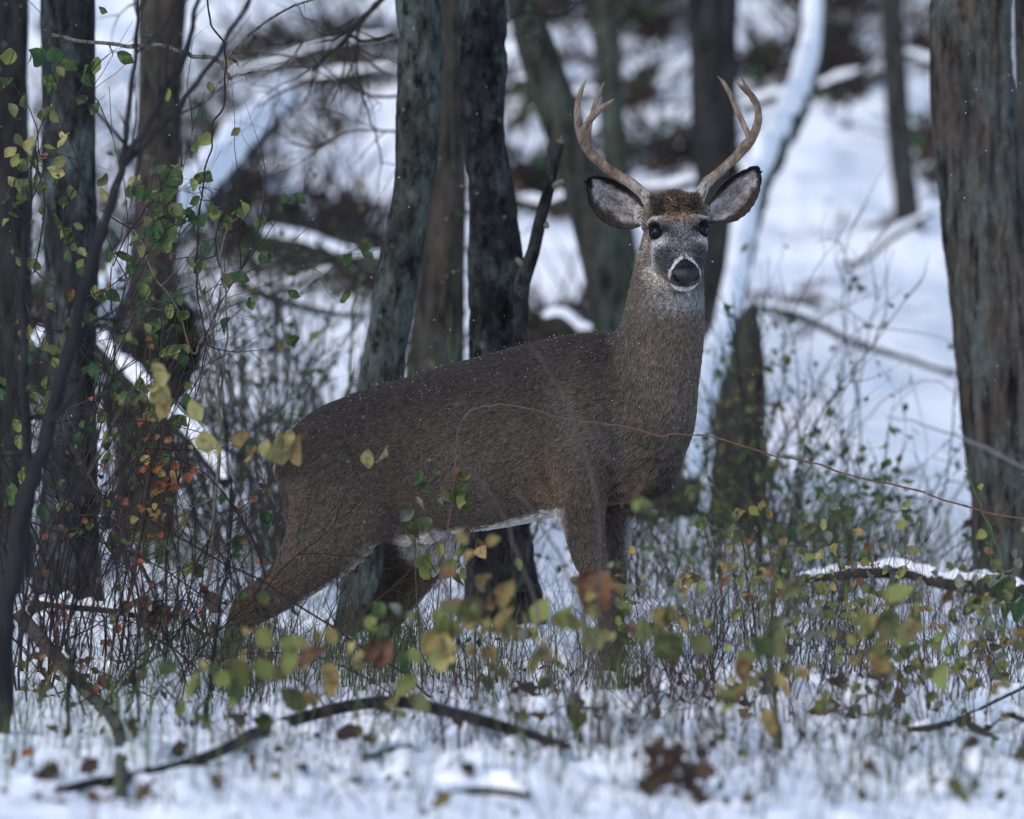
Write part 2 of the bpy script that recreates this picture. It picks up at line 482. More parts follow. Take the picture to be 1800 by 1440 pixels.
tree('edge_tree', [(1806, -20, 26), (1808, 120, 24), (1812, 300, 26), (1816, 500, 28), (1822, 800, 34)], 28.5, BK_GREY,
     'pale blurred tree half cut off by the right edge of the photograph', 0.004, 27, 32)
tree('grey_tree', [(286, -20, 40), (283, 90, 38), (280, 200, 36), (276, 320, 37), (268, 450, 40), (262, 620, 42), (256, 800, 46)], 28.2, BK_BROWN,
     'blurred brown-grey tree at upper left beside the hanging vine', 0.005, 30, 44)
tree('mossy_tree', [(118, -20, 44), (120, 120, 44), (122, 300, 44), (126, 480, 45), (122, 640, 44), (124, 800, 46), (122, 940, 50), (120, 1040, 60)], 24.6, BK_LEFT,
     'dark tree with pale lichen streaks standing in the tangle at left', 0.006, 33, 90, kz=0.1)
tree('dark_tree', [(8, -20, 40), (6, 200, 42), (10, 420, 46), (4, 640, 48), (0, 900, 52)], 26.5, BK_FAR,
     'dark tree cut off by the left edge of the photograph', 0.006, 36, 40)

tree('broken_stump', [(1322, 538, 9), (1316, 580, 20), (1312, 640, 29), (1308, 710, 36), (1304, 790, 42)], 29.2, BK_OLIVE,
     'dark mossy pointed stump right of the deer\'s neck, beside the snowy fallen tree', 0.012, 39, 32, top=-1, crown=False, cat='stump')

# broken snag beside the black tree
def snag():
    D = 24.0
    pts = [(985, 252, 8), (972, 290, 11), (965, 330, 10), (950, 385, 11), (938, 440, 12), (918, 500, 14), (916, 560, 13), (915, 640, 14), (914, 900, 15), (916, 1040, 17)]
    s = D / FPX
    P = np.array([W(a, b_, D) for a, b_, r in pts]); rr = np.array([r * s for a, b_, r in pts])
    C = catmull(np.hstack([P, rr[:, None]]), 14)
    g = gs1(P[-1][0], D)
    root = empty('snag', (P[-1][0], D, g), 'broken dead snag with a pale splintered tip beside the black tree', 'dead tree')
    o = np.array(root.location)
    G = Geo(); G.tube(C[:, :3], C[:, 3], 28, disp=bark_disp(0.004, 44, 0.3, 60, 0.003))
    put('trunk', G.mesh('trunk', o), BK_DARK, root)
    G = Geo()
    for k, (dx, dy_) in enumerate(((3, -14), (-4, -9), (6, -6))):
        G.tube([W(984, 262, D), W(984 + dx * 0.6, 256 + dy_ * 0.5, D), W(984 + dx, 252 + dy_, D)], [0.008, 0.006, 0.001], 5)
    put('splinter', G.mesh('splinter', o), TWIG_PALE, root)
    for k, (a, b_, c, d_) in enumerate(((958, 395, 962, 398), (922, 470, 908, 455), (965, 330, 990, 318))):
        G = Geo(); G.tube([W(a, b_, D), W(c, d_, D - 0.02)], [0.011, 0.007], 8); put('branch_stub', G.mesh('branch_stub', o), TWIG_PALE, root)
snag()

# ------------------------------------------------------------------ fallen, snow covered trunks
def snow_cap(P, r, thick, width=0.85, seed=0):
    """a ridge of snow lying along a branch"""
    P = np.asarray(P); m = len(P); r = np.broadcast_to(r, (m,))
    T = np.gradient(P, axis=0); T /= np.linalg.norm(T, axis=1)[:, None]
    up = np.array([0, 0, 1.0]); S = np.cross(T, up); S /= np.linalg.norm(S, axis=1)[:, None] + 1e-9
    Uv = np.cross(S, T)
    prof = [(-1, 0.15), (-0.95, 0.7), (-0.6, 1.15), (0, 1.35), (0.6, 1.15), (0.95, 0.7), (1, 0.15)]
    nz = fbm(np.stack([np.arange(m) * 0.23, np.zeros(m), np.full(m, seed)], -1), 3, seed)
    th = thick * np.clip(1 + 1.1 * nz, 0.15, 2)
    edge = np.clip(np.minimum(np.arange(m), m - 1 - np.arange(m)) / 4.0, 0.05, 1)
    V = []
    for a, h in prof:
        V.append(P + S * (a * r * width)[:, None] + Uv * ((math.sqrt(max(0, 1 - (a * width) ** 2)) * r * 0.9) + th * (h - 0.3) * edge)[:, None])
    V = np.stack(V, 1); k = len(prof)
    V2 = V.reshape(-1, 3)
    i = (np.arange(m - 1)[:, None] * k + np.arange(k)[None, :]); j = (np.arange(m - 1)[:, None] * k + (np.arange(k)[None, :] + 1) % k)
    q = np.stack([i, j, j + k, i + k], -1).reshape(-1, 4)
    return V2, q

def log(name, pts, mat, label, snow=0.03, cat='fallen tree', seed=1, amp=0.006, sides=28, group=None, width=0.95, n=14):
    """pts: (px, py, r_px, D)"""
    pts = [(a, b_, r, min(d, Dg(a, b_) - 0.12) if b_ > 1200 else d) for a, b_, r, d in pts]
    P = np.array([W(a, b_, d) for a, b_, r, d in pts]); rr = np.array([r * d / FPX for a, b_, r, d in pts])
    C = catmull(np.hstack([P, rr[:, None]]), n)
    k = int(np.argmin(P[:, 2])); o = np.array([P[k][0], P[k][1], gs1(P[k][0], P[k][1])])
    root = empty(name, o, label, cat, group)
    G = Geo(); G.tube(C[:, :3], C[:, 3], sides, disp=bark_disp(amp, seed, 0.5, 30, 0.002))
    put('trunk' if 'tree' in cat else 'branch', G.mesh('log', o), mat, root)
    if snow:
        V, q = snow_cap(C[:, :3], C[:, 3], snow, width, seed)
        put('snow_cover', mesh_np('snow_cover', V - o, q), M_SNOW, root)
    return root

log('fallen_tree', [(1432, -40, 18, 37.0), (1427, 50, 19, 36.6), (1418, 120, 20, 36.2), (1392, 195, 22, 35.6), (1352, 270, 24, 35), (1322, 345, 20, 34.4), (1306, 420, 22, 33.6), (1290, 520, 20, 32.8), (1262, 620, 24, 31.8), (1240, 710, 22, 31), (1216, 800, 25, 30.4), (1196, 880, 27, 30.0)], BK_OLIVE,
    'snow-covered fallen tree slanting down the slope behind the right antler', 0.07, seed=51, width=1.0, amp=0.02)
log('fallen_tree', [(505, 175, 20, 35.5), (455, 228, 24, 34.6), (400, 290, 26, 33.6), (330, 370, 30, 32.2), (260, 450, 32, 31), (180, 545, 33, 30), (60, 650, 34, 29)], BK_FAR,
    'thick snow-covered fallen tree slanting behind the brambles at upper left', 0.07, seed=52, width=1.0)
log('fallen_branch', [(165, 590, 14, 26.5), (205, 640, 14, 26.4), (260, 700, 13, 26.3), (330, 768, 12, 26.2), (400, 850, 12, 26.1)], BK_FAR,
    'snow-lined dark branch slanting down right in front of the root hollow', 0.03, cat='branch', seed=53)
log('fallen_branch', [(1400, 1018, 8, 24.6), (1450, 1012, 10, 24.6), (1530, 1005, 11, 24.6), (1600, 1006, 12, 24.6), (1645, 1020, 13, 24.5), (1700, 1026, 15, 24.4), (1750, 1030, 18, 24.3), (1800, 1046, 18, 24.2)], BK_BROWN,
    'long low branch capped with snow in front of the thick ridged tree', 0.014, cat='branch', seed=54, sides=20)
log('fallen_branch', [(1595, 1282, 5, 20.6), (1640, 1276, 8, 20.6), (1680, 1262, 8, 20.6), (1730, 1238, 7, 20.6), (1800, 1205, 6, 20.6)], TWIG,
    'dark forked branch with snow on it at the lower right', 0.010, cat='branch', seed=55, sides=12)
log('fallen_branch', [(1690, 1268, 6, 20.5), (1720, 1282, 6, 20.4), (1758, 1302, 3, 20.3)], BK_OLIVE,
    'short mossy side branch poking down into the snow at lower right', 0, cat='branch', seed=56, sides=12)
log('fallen_branch', [(1735, 1280, 6, 20.2), (1765, 1255, 6, 20.2), (1800, 1262, 8, 20.2), (1840, 1275, 8, 20.2)], TWIG,
    'knobbly dark branch end entering at the lower right edge', 0.012, cat='branch', seed=57, sides=12)
log('fallen_branch', [(30, 1075, 13, 21.2), (75, 1128, 13, 21.2), (120, 1178, 12, 21.2), (165, 1228, 11, 21.2), (197, 1262, 11, 21.2), (212, 1300, 11, 21.2), (213, 1345, 12, 21.2), (213, 1400, 13, 21.2)], BK_RIDGE,
    'crooked brown branch bending down into the snow at the lower left', 0, cat='branch', seed=58, sides=28, amp=0.004)
log('bent_cane', [(60, 1400, 4, 19.2), (150, 1380, 9, 19.2), (230, 1368, 10.5, 19.3), (330, 1342, 10.5, 19.5), (400, 1315, 10.5, 19.6), (450, 1288, 10.5, 19.7), (530, 1262, 10.5, 19.7), (620, 1240, 10.5, 19.7), (700, 1234, 10.5, 19.7), (770, 1247, 10.5, 19.7), (850, 1268, 10.5, 19.6), (930, 1292, 9, 19.4), (1000, 1312, 5, 19.3)], TWIG_BLUE,
    'long smooth blue-black cane arching over the snow in front of the deer', 0, cat='branch', seed=59, amp=0.0008, sides=20)
log('fallen_branch', [(640, 1330, 5, 19.2), (680, 1318, 7, 19.2), (720, 1312, 5, 19.2)], BK_RIDGE,
    'short broken stick half sunk in snow below the arching cane', 0.006, cat='branch', seed=60, sides=12)
log('fallen_branch', [(770, 1392, 5, 18.4), (850, 1388, 8, 18.4), (930, 1396, 6, 18.4)], BK_BROWN,
    'snow-topped stick lying near the bottom middle', 0.02, cat='branch', seed=61, sides=12)
log('fallen_branch', [(60, 1058, 5, 23.2), (120, 1066, 6, 23.2), (190, 1072, 6, 23.2), (260, 1085, 6, 23.2)], BK_BROWN,
    'low snow-topped branch at the foot of the lichen-streaked tree', 0.02, cat='branch', seed=62, sides=12)

HL = [((330, 560, 600, 470), 34, 'brown', 7), ((400, 130, 690, 60), 40, 'far', 7), ((520, 150, 700, 125), 38, 'far', 5), ((1320, 530, 1680, 655), 34, 'grey', 8),
      ((700, 352, 830, 372), 35, 'brown', 10), ((900, 140, 1100, 170), 38, 'far', 7), ((900, 360, 1130, 330), 36, 'brown', 10), ((1480, 470, 1640, 380), 37, 'grey', 7),
      ((1300, 200, 1520, 120), 40, 'far', 8), ((440, 420, 700, 470), 33, 'olive', 20), ((420, 505, 640, 560), 31, 'olive', 9), ((1560, 110, 1700, 100), 40, 'far', 7), ((1100, 330, 1330, 300), 36, 'brown', 10),
      ((950, 560, 1090, 600), 32, 'brown', 12)]
where = ['lying left of the green leaning tree, low on the slope', 'high on the slope at upper left', 'just above another log at upper left', 'crossing the open slope right of the deer',
         'behind the two dark middle trees', 'high on the slope left of the antlers', 'behind the snag and the deer\'s neck', 'near the foot of the thin grey tree',
         'high on the slope right of the antlers', 'half buried behind the brush left of the leaning tree', 'mossy, low behind the brush at left', 'beside the top of the thick ridged tree', 'just behind the deer\'s crown', 'just above the deer\'s withers']
for i, ((a, b_, c, d_), D, kd, r) in enumerate(HL):
    mt = dict(brown=BK_BROWN, far=BK_FAR, grey=BK_GREY, olive=BK_OLIVE)[kd]
    rr_ = np.random.default_rng(i + 90)
    pts = []
    for t in np.linspace(0, 1, 5):
        pts.append((a + (c - a) * t, b_ + (d_ - b_) * t + rr_.normal(0, 6), r * (1.15 - 0.4 * t), D))
    lg = log('fallen_log', pts, mt, 'blurred fallen log ' + where[i], 0.016, cat='log', seed=100 + i, sides=16, n=8)
# ------------------------------------------------------------------ the deer, designed in photo pixels at D0 (x right, y away, z up = -py)
PX = D0 / FPX
Z0 = W(900, 0, D0)[2]
def deer_w(p):
    p = np.asarray(p, float)
    return np.stack([(p[..., 0] - 900) * PX, D0 + p[..., 1] * PX, Z0 + p[..., 2] * PX], -1)

def chain(st, Bref=(0.33, 1, 0), n=4):
    """st: (x, py, dy, r_in_plane, r_depth) -> list of segments"""
    a = np.array([(x, dy, -py, ra, rb) for x, py, dy, ra, rb in st], float)
    C = catmull(a, n)
    Bref = np.asarray(Bref, float)
    segs = []
    for i in range(len(C) - 1):
        p, q = C[i], C[i + 1]
        T = q[:3] - p[:3]; L = np.linalg.norm(T); T = T / L
        B = Bref - T * np.dot(Bref, T); B /= np.linalg.norm(B)
        segs.append((p, q, T, np.cross(T, B), B, L))
    return segs

def seg_f(X, Y, Z, s):
    p, q, T, A, B, L = s
    dx, dy, dz = X - p[0], Y - p[1], Z - p[2]
    t = np.clip((dx * T[0] + dy * T[1] + dz * T[2]) / L, 0, 1)
    dx = dx - t * L * T[0]; dy = dy - t * L * T[1]; dz = dz - t * L * T[2]
    r1 = p[3] + (q[3] - p[3]) * t; r2 = p[4] + (q[4] - p[4]) * t; r3 = np.minimum(r1, r2)
    u = (dx * A[0] + dy * A[1] + dz * A[2]) / r1
    v = (dx * B[0] + dy * B[1] + dz * B[2]) / r2
    w = (dx * T[0] + dy * T[1] + dz * T[2]) / r3
    qq = np.sqrt(u * u + v * v + w * w)
    g = np.sqrt((u / r1) ** 2 + (v / r2) ** 2 + (w / r3) ** 2) + 1e-6
    return qq * (qq - 1) / g

# head frame
HO = np.array([1181.5, -115.0, -387.0])
HF = np.array([0.125, -0.72, -0.67]); HF /= np.linalg.norm(HF)
HL_ = np.array([1.0, 0.13, 0.055]); HL_ -= HF * np.dot(HL_, HF); HL_ /= np.linalg.norm(HL_)
HU = np.cross(HL_, HF); HU /= np.linalg.norm(HU)
if HU[2] < 0: HU = -HU
def H(s, l, u): return HO + HF * s + HL_ * l + HU * u
def hchain(st, n=3):
    """(s, l, u, r_lateral, r_dorsal)"""
    return chain([(*(lambda p: (p[0], -p[2], p[1]))(H(s, l, u)), rw, rh) for s, l, u, rw, rh in st], Bref=HU, n=n)

PRIMS = [  # (segments, k)
    (chain([(545, 830, 90, 52, 60), (562, 826, 84, 78, 82), (600, 815, 72, 104, 98), (640, 812, 56, 118, 102), (720, 800, 30, 132, 106), (800, 790, 4, 144, 120), (880, 772, -24, 150, 122), (960, 752, -52, 152, 118),
            (1030, 738, -76, 152, 112), (1085, 735, -92, 142, 102), (1120, 755, -100, 108, 88)]), 1),
    (chain([(1105, 770, -96, 78, 90), (1130, 715, -104, 84, 90), (1149, 640, -106, 79, 82), (1164, 570, -104, 70, 76), (1171, 505, -98, 63, 64), (1177, 450, -94, 55, 56), (1182, 405, -92, 48, 50)]), 26),
    (chain([(1098, 800, -124, 72, 60), (1124, 812, -132, 68, 52), (1132, 785, -130, 64, 54)], n=3), 20),
    # near shoulder and foreleg
    (chain([(1045, 650, -128, 44, 44), (1030, 710, -148, 56, 46), (1022, 780, -164, 62, 48), (1020, 855, -158, 48, 42), (1024, 905, -152, 38, 34), (1034, 965, -150, 31, 28), (1048, 1010, -150, 24, 23), (1058, 1045, -150, 21, 21), (1066, 1090, -149, 15, 15),
            (1070, 1140, -149, 14, 14), (1074, 1168, -150, 17, 16), (1080, 1188, -154, 17, 14), (1087, 1206, -160, 17, 13)]), 12),
    # far foreleg
    (chain([(1078, 820, -40, 50, 40), (1088, 880, -34, 34, 34), (1087, 930, -30, 22, 24), (1085, 990, -30, 17, 19), (1084, 1035, -32, 16, 18), (1084, 1080, -30, 13, 13), (1086, 1130, -30, 12, 13), (1089, 1158, -31, 16, 15),
            (1096, 1180, -34, 16, 13), (1102, 1196, -38, 16, 12)]), 14),
    # near hind leg
    (chain([(590, 800, 14, 80, 60), (600, 868, 4, 92, 60), (584, 925, 12, 84, 50), (552, 975, 24, 62, 40), (514, 1018, 30, 44, 31), (474, 1048, 36, 37, 25), (440, 1070, 40, 33, 21), (418, 1098, 41, 22, 17), (406, 1130, 40, 16, 14),
            (398, 1160, 39, 15, 13), (396, 1184, 36, 17, 14), (404, 1202, 32, 17, 13), (412, 1214, 28, 17, 12)]), 26),
    # far hind leg
    (chain([(690, 850, 120, 80, 52), (732, 915, 130, 78, 46), (733, 968, 136, 66, 38), (718, 1010, 142, 50, 30), (697, 1052, 148, 38, 24), (678, 1088, 152, 31, 20), (668, 1118, 152, 22, 15), (668, 1150, 150, 16, 13), (670, 1175, 149, 14, 13), (678, 1190, 146, 16, 13), (688, 1204, 140, 16, 12)]), 22),
    # flank fold, elbow and rump mass
    (chain([(640, 905, 20, 42, 36), (700, 925, 22, 30, 30), (760, 925, 12, 22, 30)], n=3), 24),
    (chain([(968, 868, -120, 26, 24), (990, 880, -134, 24, 22)], n=2), 18),
    # tail held down
    (chain([(532, 782, 92, 20, 24), (516, 820, 92, 17, 22), (511, 858, 90, 15, 20), (509, 888, 88, 11, 16), (507, 912, 86, 7, 10)]), 18),
    # skull
    (hchain([(-14, 0, 0, 36, 35), (8, 0, 5, 43, 40), (35, 0, 6, 49, 43), (58, 0, 5, 51, 43), (80, 0, 1, 47, 40), (103, 0, -2, 39, 34), (124, 0, -1, 30, 27), (136, 0, 3, 26, 22), (143, 0, 5, 24, 18)]), 20),
    # lower jaw and cheeks
    (hchain([(30, 0, -22, 46, 34), (60, 0, -24, 46, 30), (95, 0, -24, 35, 25), (122, 0, -23, 25, 17), (141, 0, -19, 20, 14)]), 15),
    # brow ridges, antler bases, ear bases, lips
    (hchain([(42, -42, 32, 12, 10), (48, -34, 39, 11, 8), (60, -26, 40, 10, 7)], n=2), 10),
    (hchain([(42, 42, 32, 12, 10), (48, 34, 39, 11, 8), (60, 26, 40, 10, 7)], n=2), 10),
    (hchain([(2, -38, 34, 13, 13), (12, -36, 38, 13, 13)], n=1), 12),
    (hchain([(2, 38, 34, 13, 13), (12, 36, 38, 13, 13)], n=1), 12),
    (hchain([(8, -42, 10, 19, 20), (-2, -56, 14, 12, 14)], n=1), 14),
    (hchain([(8, 42, 10, 19, 20), (-2, 56, 14, 12, 14)], n=1), 14),
    (hchain([(124, -17, -3, 13, 14), (142, -14, -6, 11, 12)], n=1), 8),
    (hchain([(124, 17, -3, 13, 14), (142, 14, -6, 11, 12)], n=1), 8),
    (hchain([(-4, 0, 34, 20, 13), (12, 2, 44, 11, 10)], n=2), 12),
]
EYE_L, EYE_R = H(62, -40.5, 31), H(62, 39.5, 31)

def eval_field(X, Y, Z, sub=None):
    pass

def surface_nets(F, origin, h):
    nx, ny, nz = F.shape
    S = F < 0
    c = np.zeros((nx - 1, ny - 1, nz - 1), np.uint8)
    for a in (0, 1):
        for b_ in (0, 1):
            for d in (0, 1):
                c += S[a:nx - 1 + a, b_:ny - 1 + b_, d:nz - 1 + d]
    act = (c > 0) & (c < 8)
    idx = np.argwhere(act)
    ids = np.full(act.shape, -1, np.int32); ids[act] = np.arange(len(idx))
    acc = np.zeros((len(idx), 3)); cnt = np.zeros(len(idx))
    corners = [(a, b_, d) for a in (0, 1) for b_ in (0, 1) for d in (0, 1)]
    val = {k: F[idx[:, 0] + k[0], idx[:, 1] + k[1], idx[:, 2] + k[2]] for k in corners}
    for k in corners:
        for axn in range(3):
            if k[axn] == 0:
                k2 = list(k); k2[axn] = 1; k2 = tuple(k2)
                a, b_ = val[k], val[k2]
                m_ = (a < 0) != (b_ < 0)
                t = np.where(m_, a / np.where(m_, a - b_, 1), 0)
                pt = np.tile(np.array(k, float), (len(idx), 1)); pt[:, axn] = t
                acc[m_] += pt[m_]; cnt[m_] += 1
    V = (idx + acc / cnt[:, None]) * h + np.asarray(origin)
    Q = []
    for axn in range(3):
        o1, o2 = [(1, 2), (2, 0), (0, 1)][axn]
        sl0 = [slice(None)] * 3; sl1 = [slice(None)] * 3
        sl0[axn] = slice(0, -1); sl1[axn] = slice(1, None)
        A_, B_ = S[tuple(sl0)], S[tuple(sl1)]
        e = np.argwhere(A_ != B_)
        ok = (e[:, o1] > 0) & (e[:, o2] > 0) & (e[:, o1] < F.shape[o1] - 1) & (e[:, o2] < F.shape[o2] - 1)
        e = e[ok]
        inside = A_[e[:, 0], e[:, 1], e[:, 2]]
        qs = []
        for (da, db) in ((0, 0), (-1, 0), (-1, -1), (0, -1)):
            k = e.copy(); k[:, o1] += da; k[:, o2] += db
            qs.append(ids[k[:, 0], k[:, 1], k[:, 2]])
        q = np.stack(qs, -1)
        q[~inside] = q[~inside][:, ::-1]
        Q.append(q)
    Q = np.vstack(Q)
    return V, Q[(Q >= 0).all(1)]

def field(prims, lo, hi, h, cut=()):
    xs, ys, zs = (np.arange(lo[i], hi[i], h, dtype=np.float32) for i in range(3))
    F = np.full((len(xs), len(ys), len(zs)), 60.0, np.float32)
    for segs, k in prims:
        pad = k * 1.2 + 3 * h
        C = np.array([[*s[0][:3], max(s[0][3:5])] for s in segs] + [[*segs[-1][1][:3], max(segs[-1][1][3:5])]])
        b0 = (C[:, :3] - C[:, 3:4] - pad).min(0); b1 = (C[:, :3] + C[:, 3:4] + pad).max(0)
        I0 = [max(0, int((b0[i] - lo[i]) / h)) for i in range(3)]; I1 = [min(F.shape[i], int((b1[i] - lo[i]) / h) + 2) for i in range(3)]
        if any(I1[i] <= I0[i] for i in range(3)): continue
        tmp = np.full([I1[i] - I0[i] for i in range(3)], 60.0, np.float32)
        for s in segs:
            r = max(s[0][3], s[0][4], s[1][3], s[1][4]) + pad
            c0 = np.minimum(s[0][:3], s[1][:3]) - r; c1 = np.maximum(s[0][:3], s[1][:3]) + r
            J0 = [max(I0[i], int((c0[i] - lo[i]) / h)) for i in range(3)]; J1 = [min(I1[i], int((c1[i] - lo[i]) / h) + 2) for i in range(3)]
            if any(J1[i] <= J0[i] for i in range(3)): continue
            X = xs[J0[0]:J1[0], None, None]; Y = ys[None, J0[1]:J1[1], None]; Z = zs[None, None, J0[2]:J1[2]]
            f = seg_f(X, Y, Z, s)
            sl = tuple(slice(J0[i] - I0[i], J1[i] - I0[i]) for i in range(3))
            tmp[sl] = np.minimum(tmp[sl], f)
        sl = tuple(slice(I0[i], I1[i]) for i in range(3))
        a = F[sl]; hh = np.clip(0.5 + 0.5 * (a - tmp) / k, 0, 1)
        F[sl] = a + (tmp - a) * hh - k * hh * (1 - hh)
    for (c, r, k) in cut:
        d = np.sqrt((xs[:, None, None] - c[0]) ** 2 + (ys[None, :, None] - c[1]) ** 2 + (zs[None, None, :] - c[2]) ** 2) - r
        a = -d; hh = np.clip(0.5 - 0.5 * (F - a) / k, 0, 1)   # smooth max
        F = np.maximum(F, a) if k == 0 else (F * (1 - hh) + a * hh + k * hh * (1 - hh)).astype(np.float32)
    return F

LO, HI = (372, -262, -1232), (1262, 262, -318)
VH = 2.6
cuts = [(EYE_L, 11.2, 2.5), (EYE_R, 11.2, 2.5)]
F = field(PRIMS, LO, HI, VH, cuts)
DV, DQ = surface_nets(F, LO, VH)
del F
# keep only the largest connected shell is unnecessary: all primitives overlap
def smooth_mesh(V, Q, it=2, lam=0.5):
    e = np.vstack([Q[:, [0, 1]], Q[:, [1, 2]], Q[:, [2, 3]], Q[:, [3, 0]]])
    n = len(V); deg = np.bincount(e[:, 0], minlength=n) + np.bincount(e[:, 1], minlength=n)
    for _ in range(it):
        A = np.stack([np.bincount(e[:, 0], V[e[:, 1], k], n) + np.bincount(e[:, 1], V[e[:, 0], k], n) for k in range(3)], -1) / np.maximum(deg, 1)[:, None]
        V = V + lam * (A - V)
    return V
DV = smooth_mesh(DV, DQ, 3)

def quad_normals(V, Q):
    n = np.cross(V[Q[:, 2]] - V[Q[:, 0]], V[Q[:, 3]] - V[Q[:, 1]])
    return n
def vert_normals(V, Q):
    fn = quad_normals(V, Q); vn = np.zeros_like(V)
    for k in range(4):
        for c in range(3): vn[:, c] += np.bincount(Q[:, k], fn[:, c], len(V))
    return vn / (np.linalg.norm(vn, axis=1)[:, None] + 1e-9)
DN = vert_normals(DV, DQ)
# winding check: normals must point outward
cm = DV.mean(0)
far_v = np.argmax(DV[:, 2])
if DN[far_v][2] < 0: DQ = DQ[:, ::-1]; DN = -DN

def hsl(P):
    d = P - HO
    return d @ HF, d @ HL_, d @ HU

def lerp(a, b_, t): return a * (1 - t[:, None]) + np.asarray(b_) * t[:, None]

def g2(x, c, w): return np.exp(-((x - c) / w) ** 2)

def coat(P, Nn):
    """albedo of the coat, hair length (px), head mask at points P"""
    x, y, z = P[:, 0], P[:, 1], -P[:, 2]          # z here = py
    n = len(P)
    nz = fbm(P / 26.0, 3, 5); nf = fbm(P / 9.0, 2, 6)
    hs, hl, hu = hsl(P)
    head = sstep(-30, -8, hs) * sstep(-66, -52, hu - np.abs(hl) * 0.05) * (np.abs(hl) < 95) * (z < 560)
    # body: dark back, browner flank
    top = np.interp(x, [480, 560, 640, 800, 1000, 1100], [790, 730, 692, 640, 590, 570])
    t = sstep(0, 190, z - top + nz * 25)
    C = lerp(np.tile([0.037, 0.031, 0.029], (n, 1)), [0.092, 0.076, 0.066], t)
    # low flank, thigh
    C = lerp(C, [0.112, 0.092, 0.080], sstep(840, 930, z + nz * 20) * (x < 1000))
    # neck
    nk = sstep(1060, 1110, x - (z - 600) * 0.12) * sstep(770, 690, z)
    C = lerp(C, [0.128, 0.106, 0.089], nk)
    C = lerp(C, [0.080, 0.068, 0.061], nk * sstep(1150, 1085, x) * 0.7)
    # warm elbow and armpit
    C = lerp(C, [0.17, 0.115, 0.075], g2(x, 968, 36) * g2(z, 845, 48) * 0.8 * (y < 0))
    C = lerp(C, [0.15, 0.10, 0.07], g2(x, 1085, 34) * g2(z, 865, 24) * 0.9)
    # brisket dark
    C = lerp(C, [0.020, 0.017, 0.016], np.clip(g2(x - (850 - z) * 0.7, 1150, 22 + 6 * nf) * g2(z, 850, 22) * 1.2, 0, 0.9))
    fold = np.sin((x * 0.55 + z * 0.9) / 4.2 + nz * 5)  # crease shade of chest and shoulder folds, painted into the coat
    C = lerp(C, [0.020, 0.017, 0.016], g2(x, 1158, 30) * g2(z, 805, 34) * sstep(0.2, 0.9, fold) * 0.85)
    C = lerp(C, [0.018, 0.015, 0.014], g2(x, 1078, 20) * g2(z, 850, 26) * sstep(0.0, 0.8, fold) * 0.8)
    # darker saddle and hip; shoulder blade form shaded into the coat colour
    C = lerp(C, [0.034, 0.029, 0.028], g2(x, 660, 70) * g2(z, 815, 60) * 0.4 + g2(x - (z - 700) * 0.2, 935, 22) * g2(z, 690, 70) * 0.35)
    C = lerp(C, [0.13, 0.112, 0.098], g2(x - (z - 760) * 0.25, 1010, 30) * g2(z, 740, 90) * 0.3)
    C = lerp(C, [0.04, 0.034, 0.03], g2(x, 1170, 22) * g2(z, 815, 34) * 0.5 * sstep(-0.1, 0.2, nf))  # chest fold shade, painted as noisy dark streaks
    # belly white
    under = sstep(-0.35, -0.72, Nn[:, 2] + nz * 0.1)
    bel = sstep(-11, 0, z + nf * 5 - np.interp(x, [700, 760, 850, 930, 985], [948, 938, 930, 906, 892])) * sstep(690, 740, x) * sstep(1000, 980, x) * (Nn[:, 2] < 0.1)
    C = lerp(C, [0.62, 0.60, 0.60], bel)
    gro = sstep(690, 730, x + nz * 14) * sstep(800, 760, x) * sstep(930, 948, z) * sstep(990, 960, z)
    C = lerp(C, [0.5, 0.48, 0.47], gro * 0.85)
    # legs
    leg = sstep(955, 1010, z)
    C = lerp(C, [0.105, 0.083, 0.068], leg)
    C = lerp(C, [0.105, 0.066, 0.046], leg * (x > 900) * sstep(985, 1040, z) * 0.45)
    C = lerp(C, [0.10, 0.055, 0.034], g2(x, 430, 26) * g2(z, 1072, 34) * 0.85)
    C = lerp(C, [0.085, 0.038, 0.020], g2(x, 652, 26) * sstep(1015, 1050, z) * (y > 90))
    C = lerp(C, [0.03, 0.024, 0.02], sstep(1188, 1192, z))
    # pale inner sides of the legs
    near_f = (y < -95) & (x > 940) & (z > 890)
    C = lerp(C, [0.45, 0.44, 0.45], near_f * sstep(0.2, 0.75, Nn[:, 0]) * sstep(0.15, 0.5, Nn[:, 1]) * sstep(1030, 990, z))
    C = lerp(C, [0.33, 0.31, 0.30], near_f * sstep(-0.25, -0.8, Nn[:, 0]) * sstep(0.1, 0.4, Nn[:, 1]) * sstep(1030, 990, z))
    far_f = (y > -75) & (x > 1050) & (z > 900)
    C = lerp(C, [0.30, 0.30, 0.32], far_f * sstep(0.3, 0.8, Nn[:, 0]) * sstep(1010, 940, z) * 0.8)
    nh = (y < 90) & (x < 700) & (z > 950)
    C = lerp(C, [0.42, 0.40, 0.39], nh * sstep(-0.3, -0.75, Nn[:, 2]) * sstep(0.25, 0.5, Nn[:, 0]) * sstep(1120, 1080, z) * 0.8)
    fh = (y > 90) & (x > 600) & (x < 840) & (z > 930)
    C = lerp(C, [0.42, 0.41, 0.41], fh * sstep(0.45, 0.8, Nn[:, 0]) * 0.85)
    C = lerp(C, [0.042, 0.034, 0.028], fh * sstep(0.2, -0.3, Nn[:, 0]) * sstep(950, 1000, z) * 0.8)
    # rump edge and tail fringe
    C = lerp(C, [0.135, 0.105, 0.09], sstep(560, 500, x) * sstep(820, 860, z) * sstep(1000, 960, z))
    # ---- head
    Hc = np.tile([0.125, 0.100, 0.080], (n, 1))
    dors = sstep(-6, 18, hu)
    face = dors * sstep(38, 56, hs) * sstep(60, 44, np.abs(hl))
    Hc = lerp(Hc, [0.052, 0.054, 0.064], face)
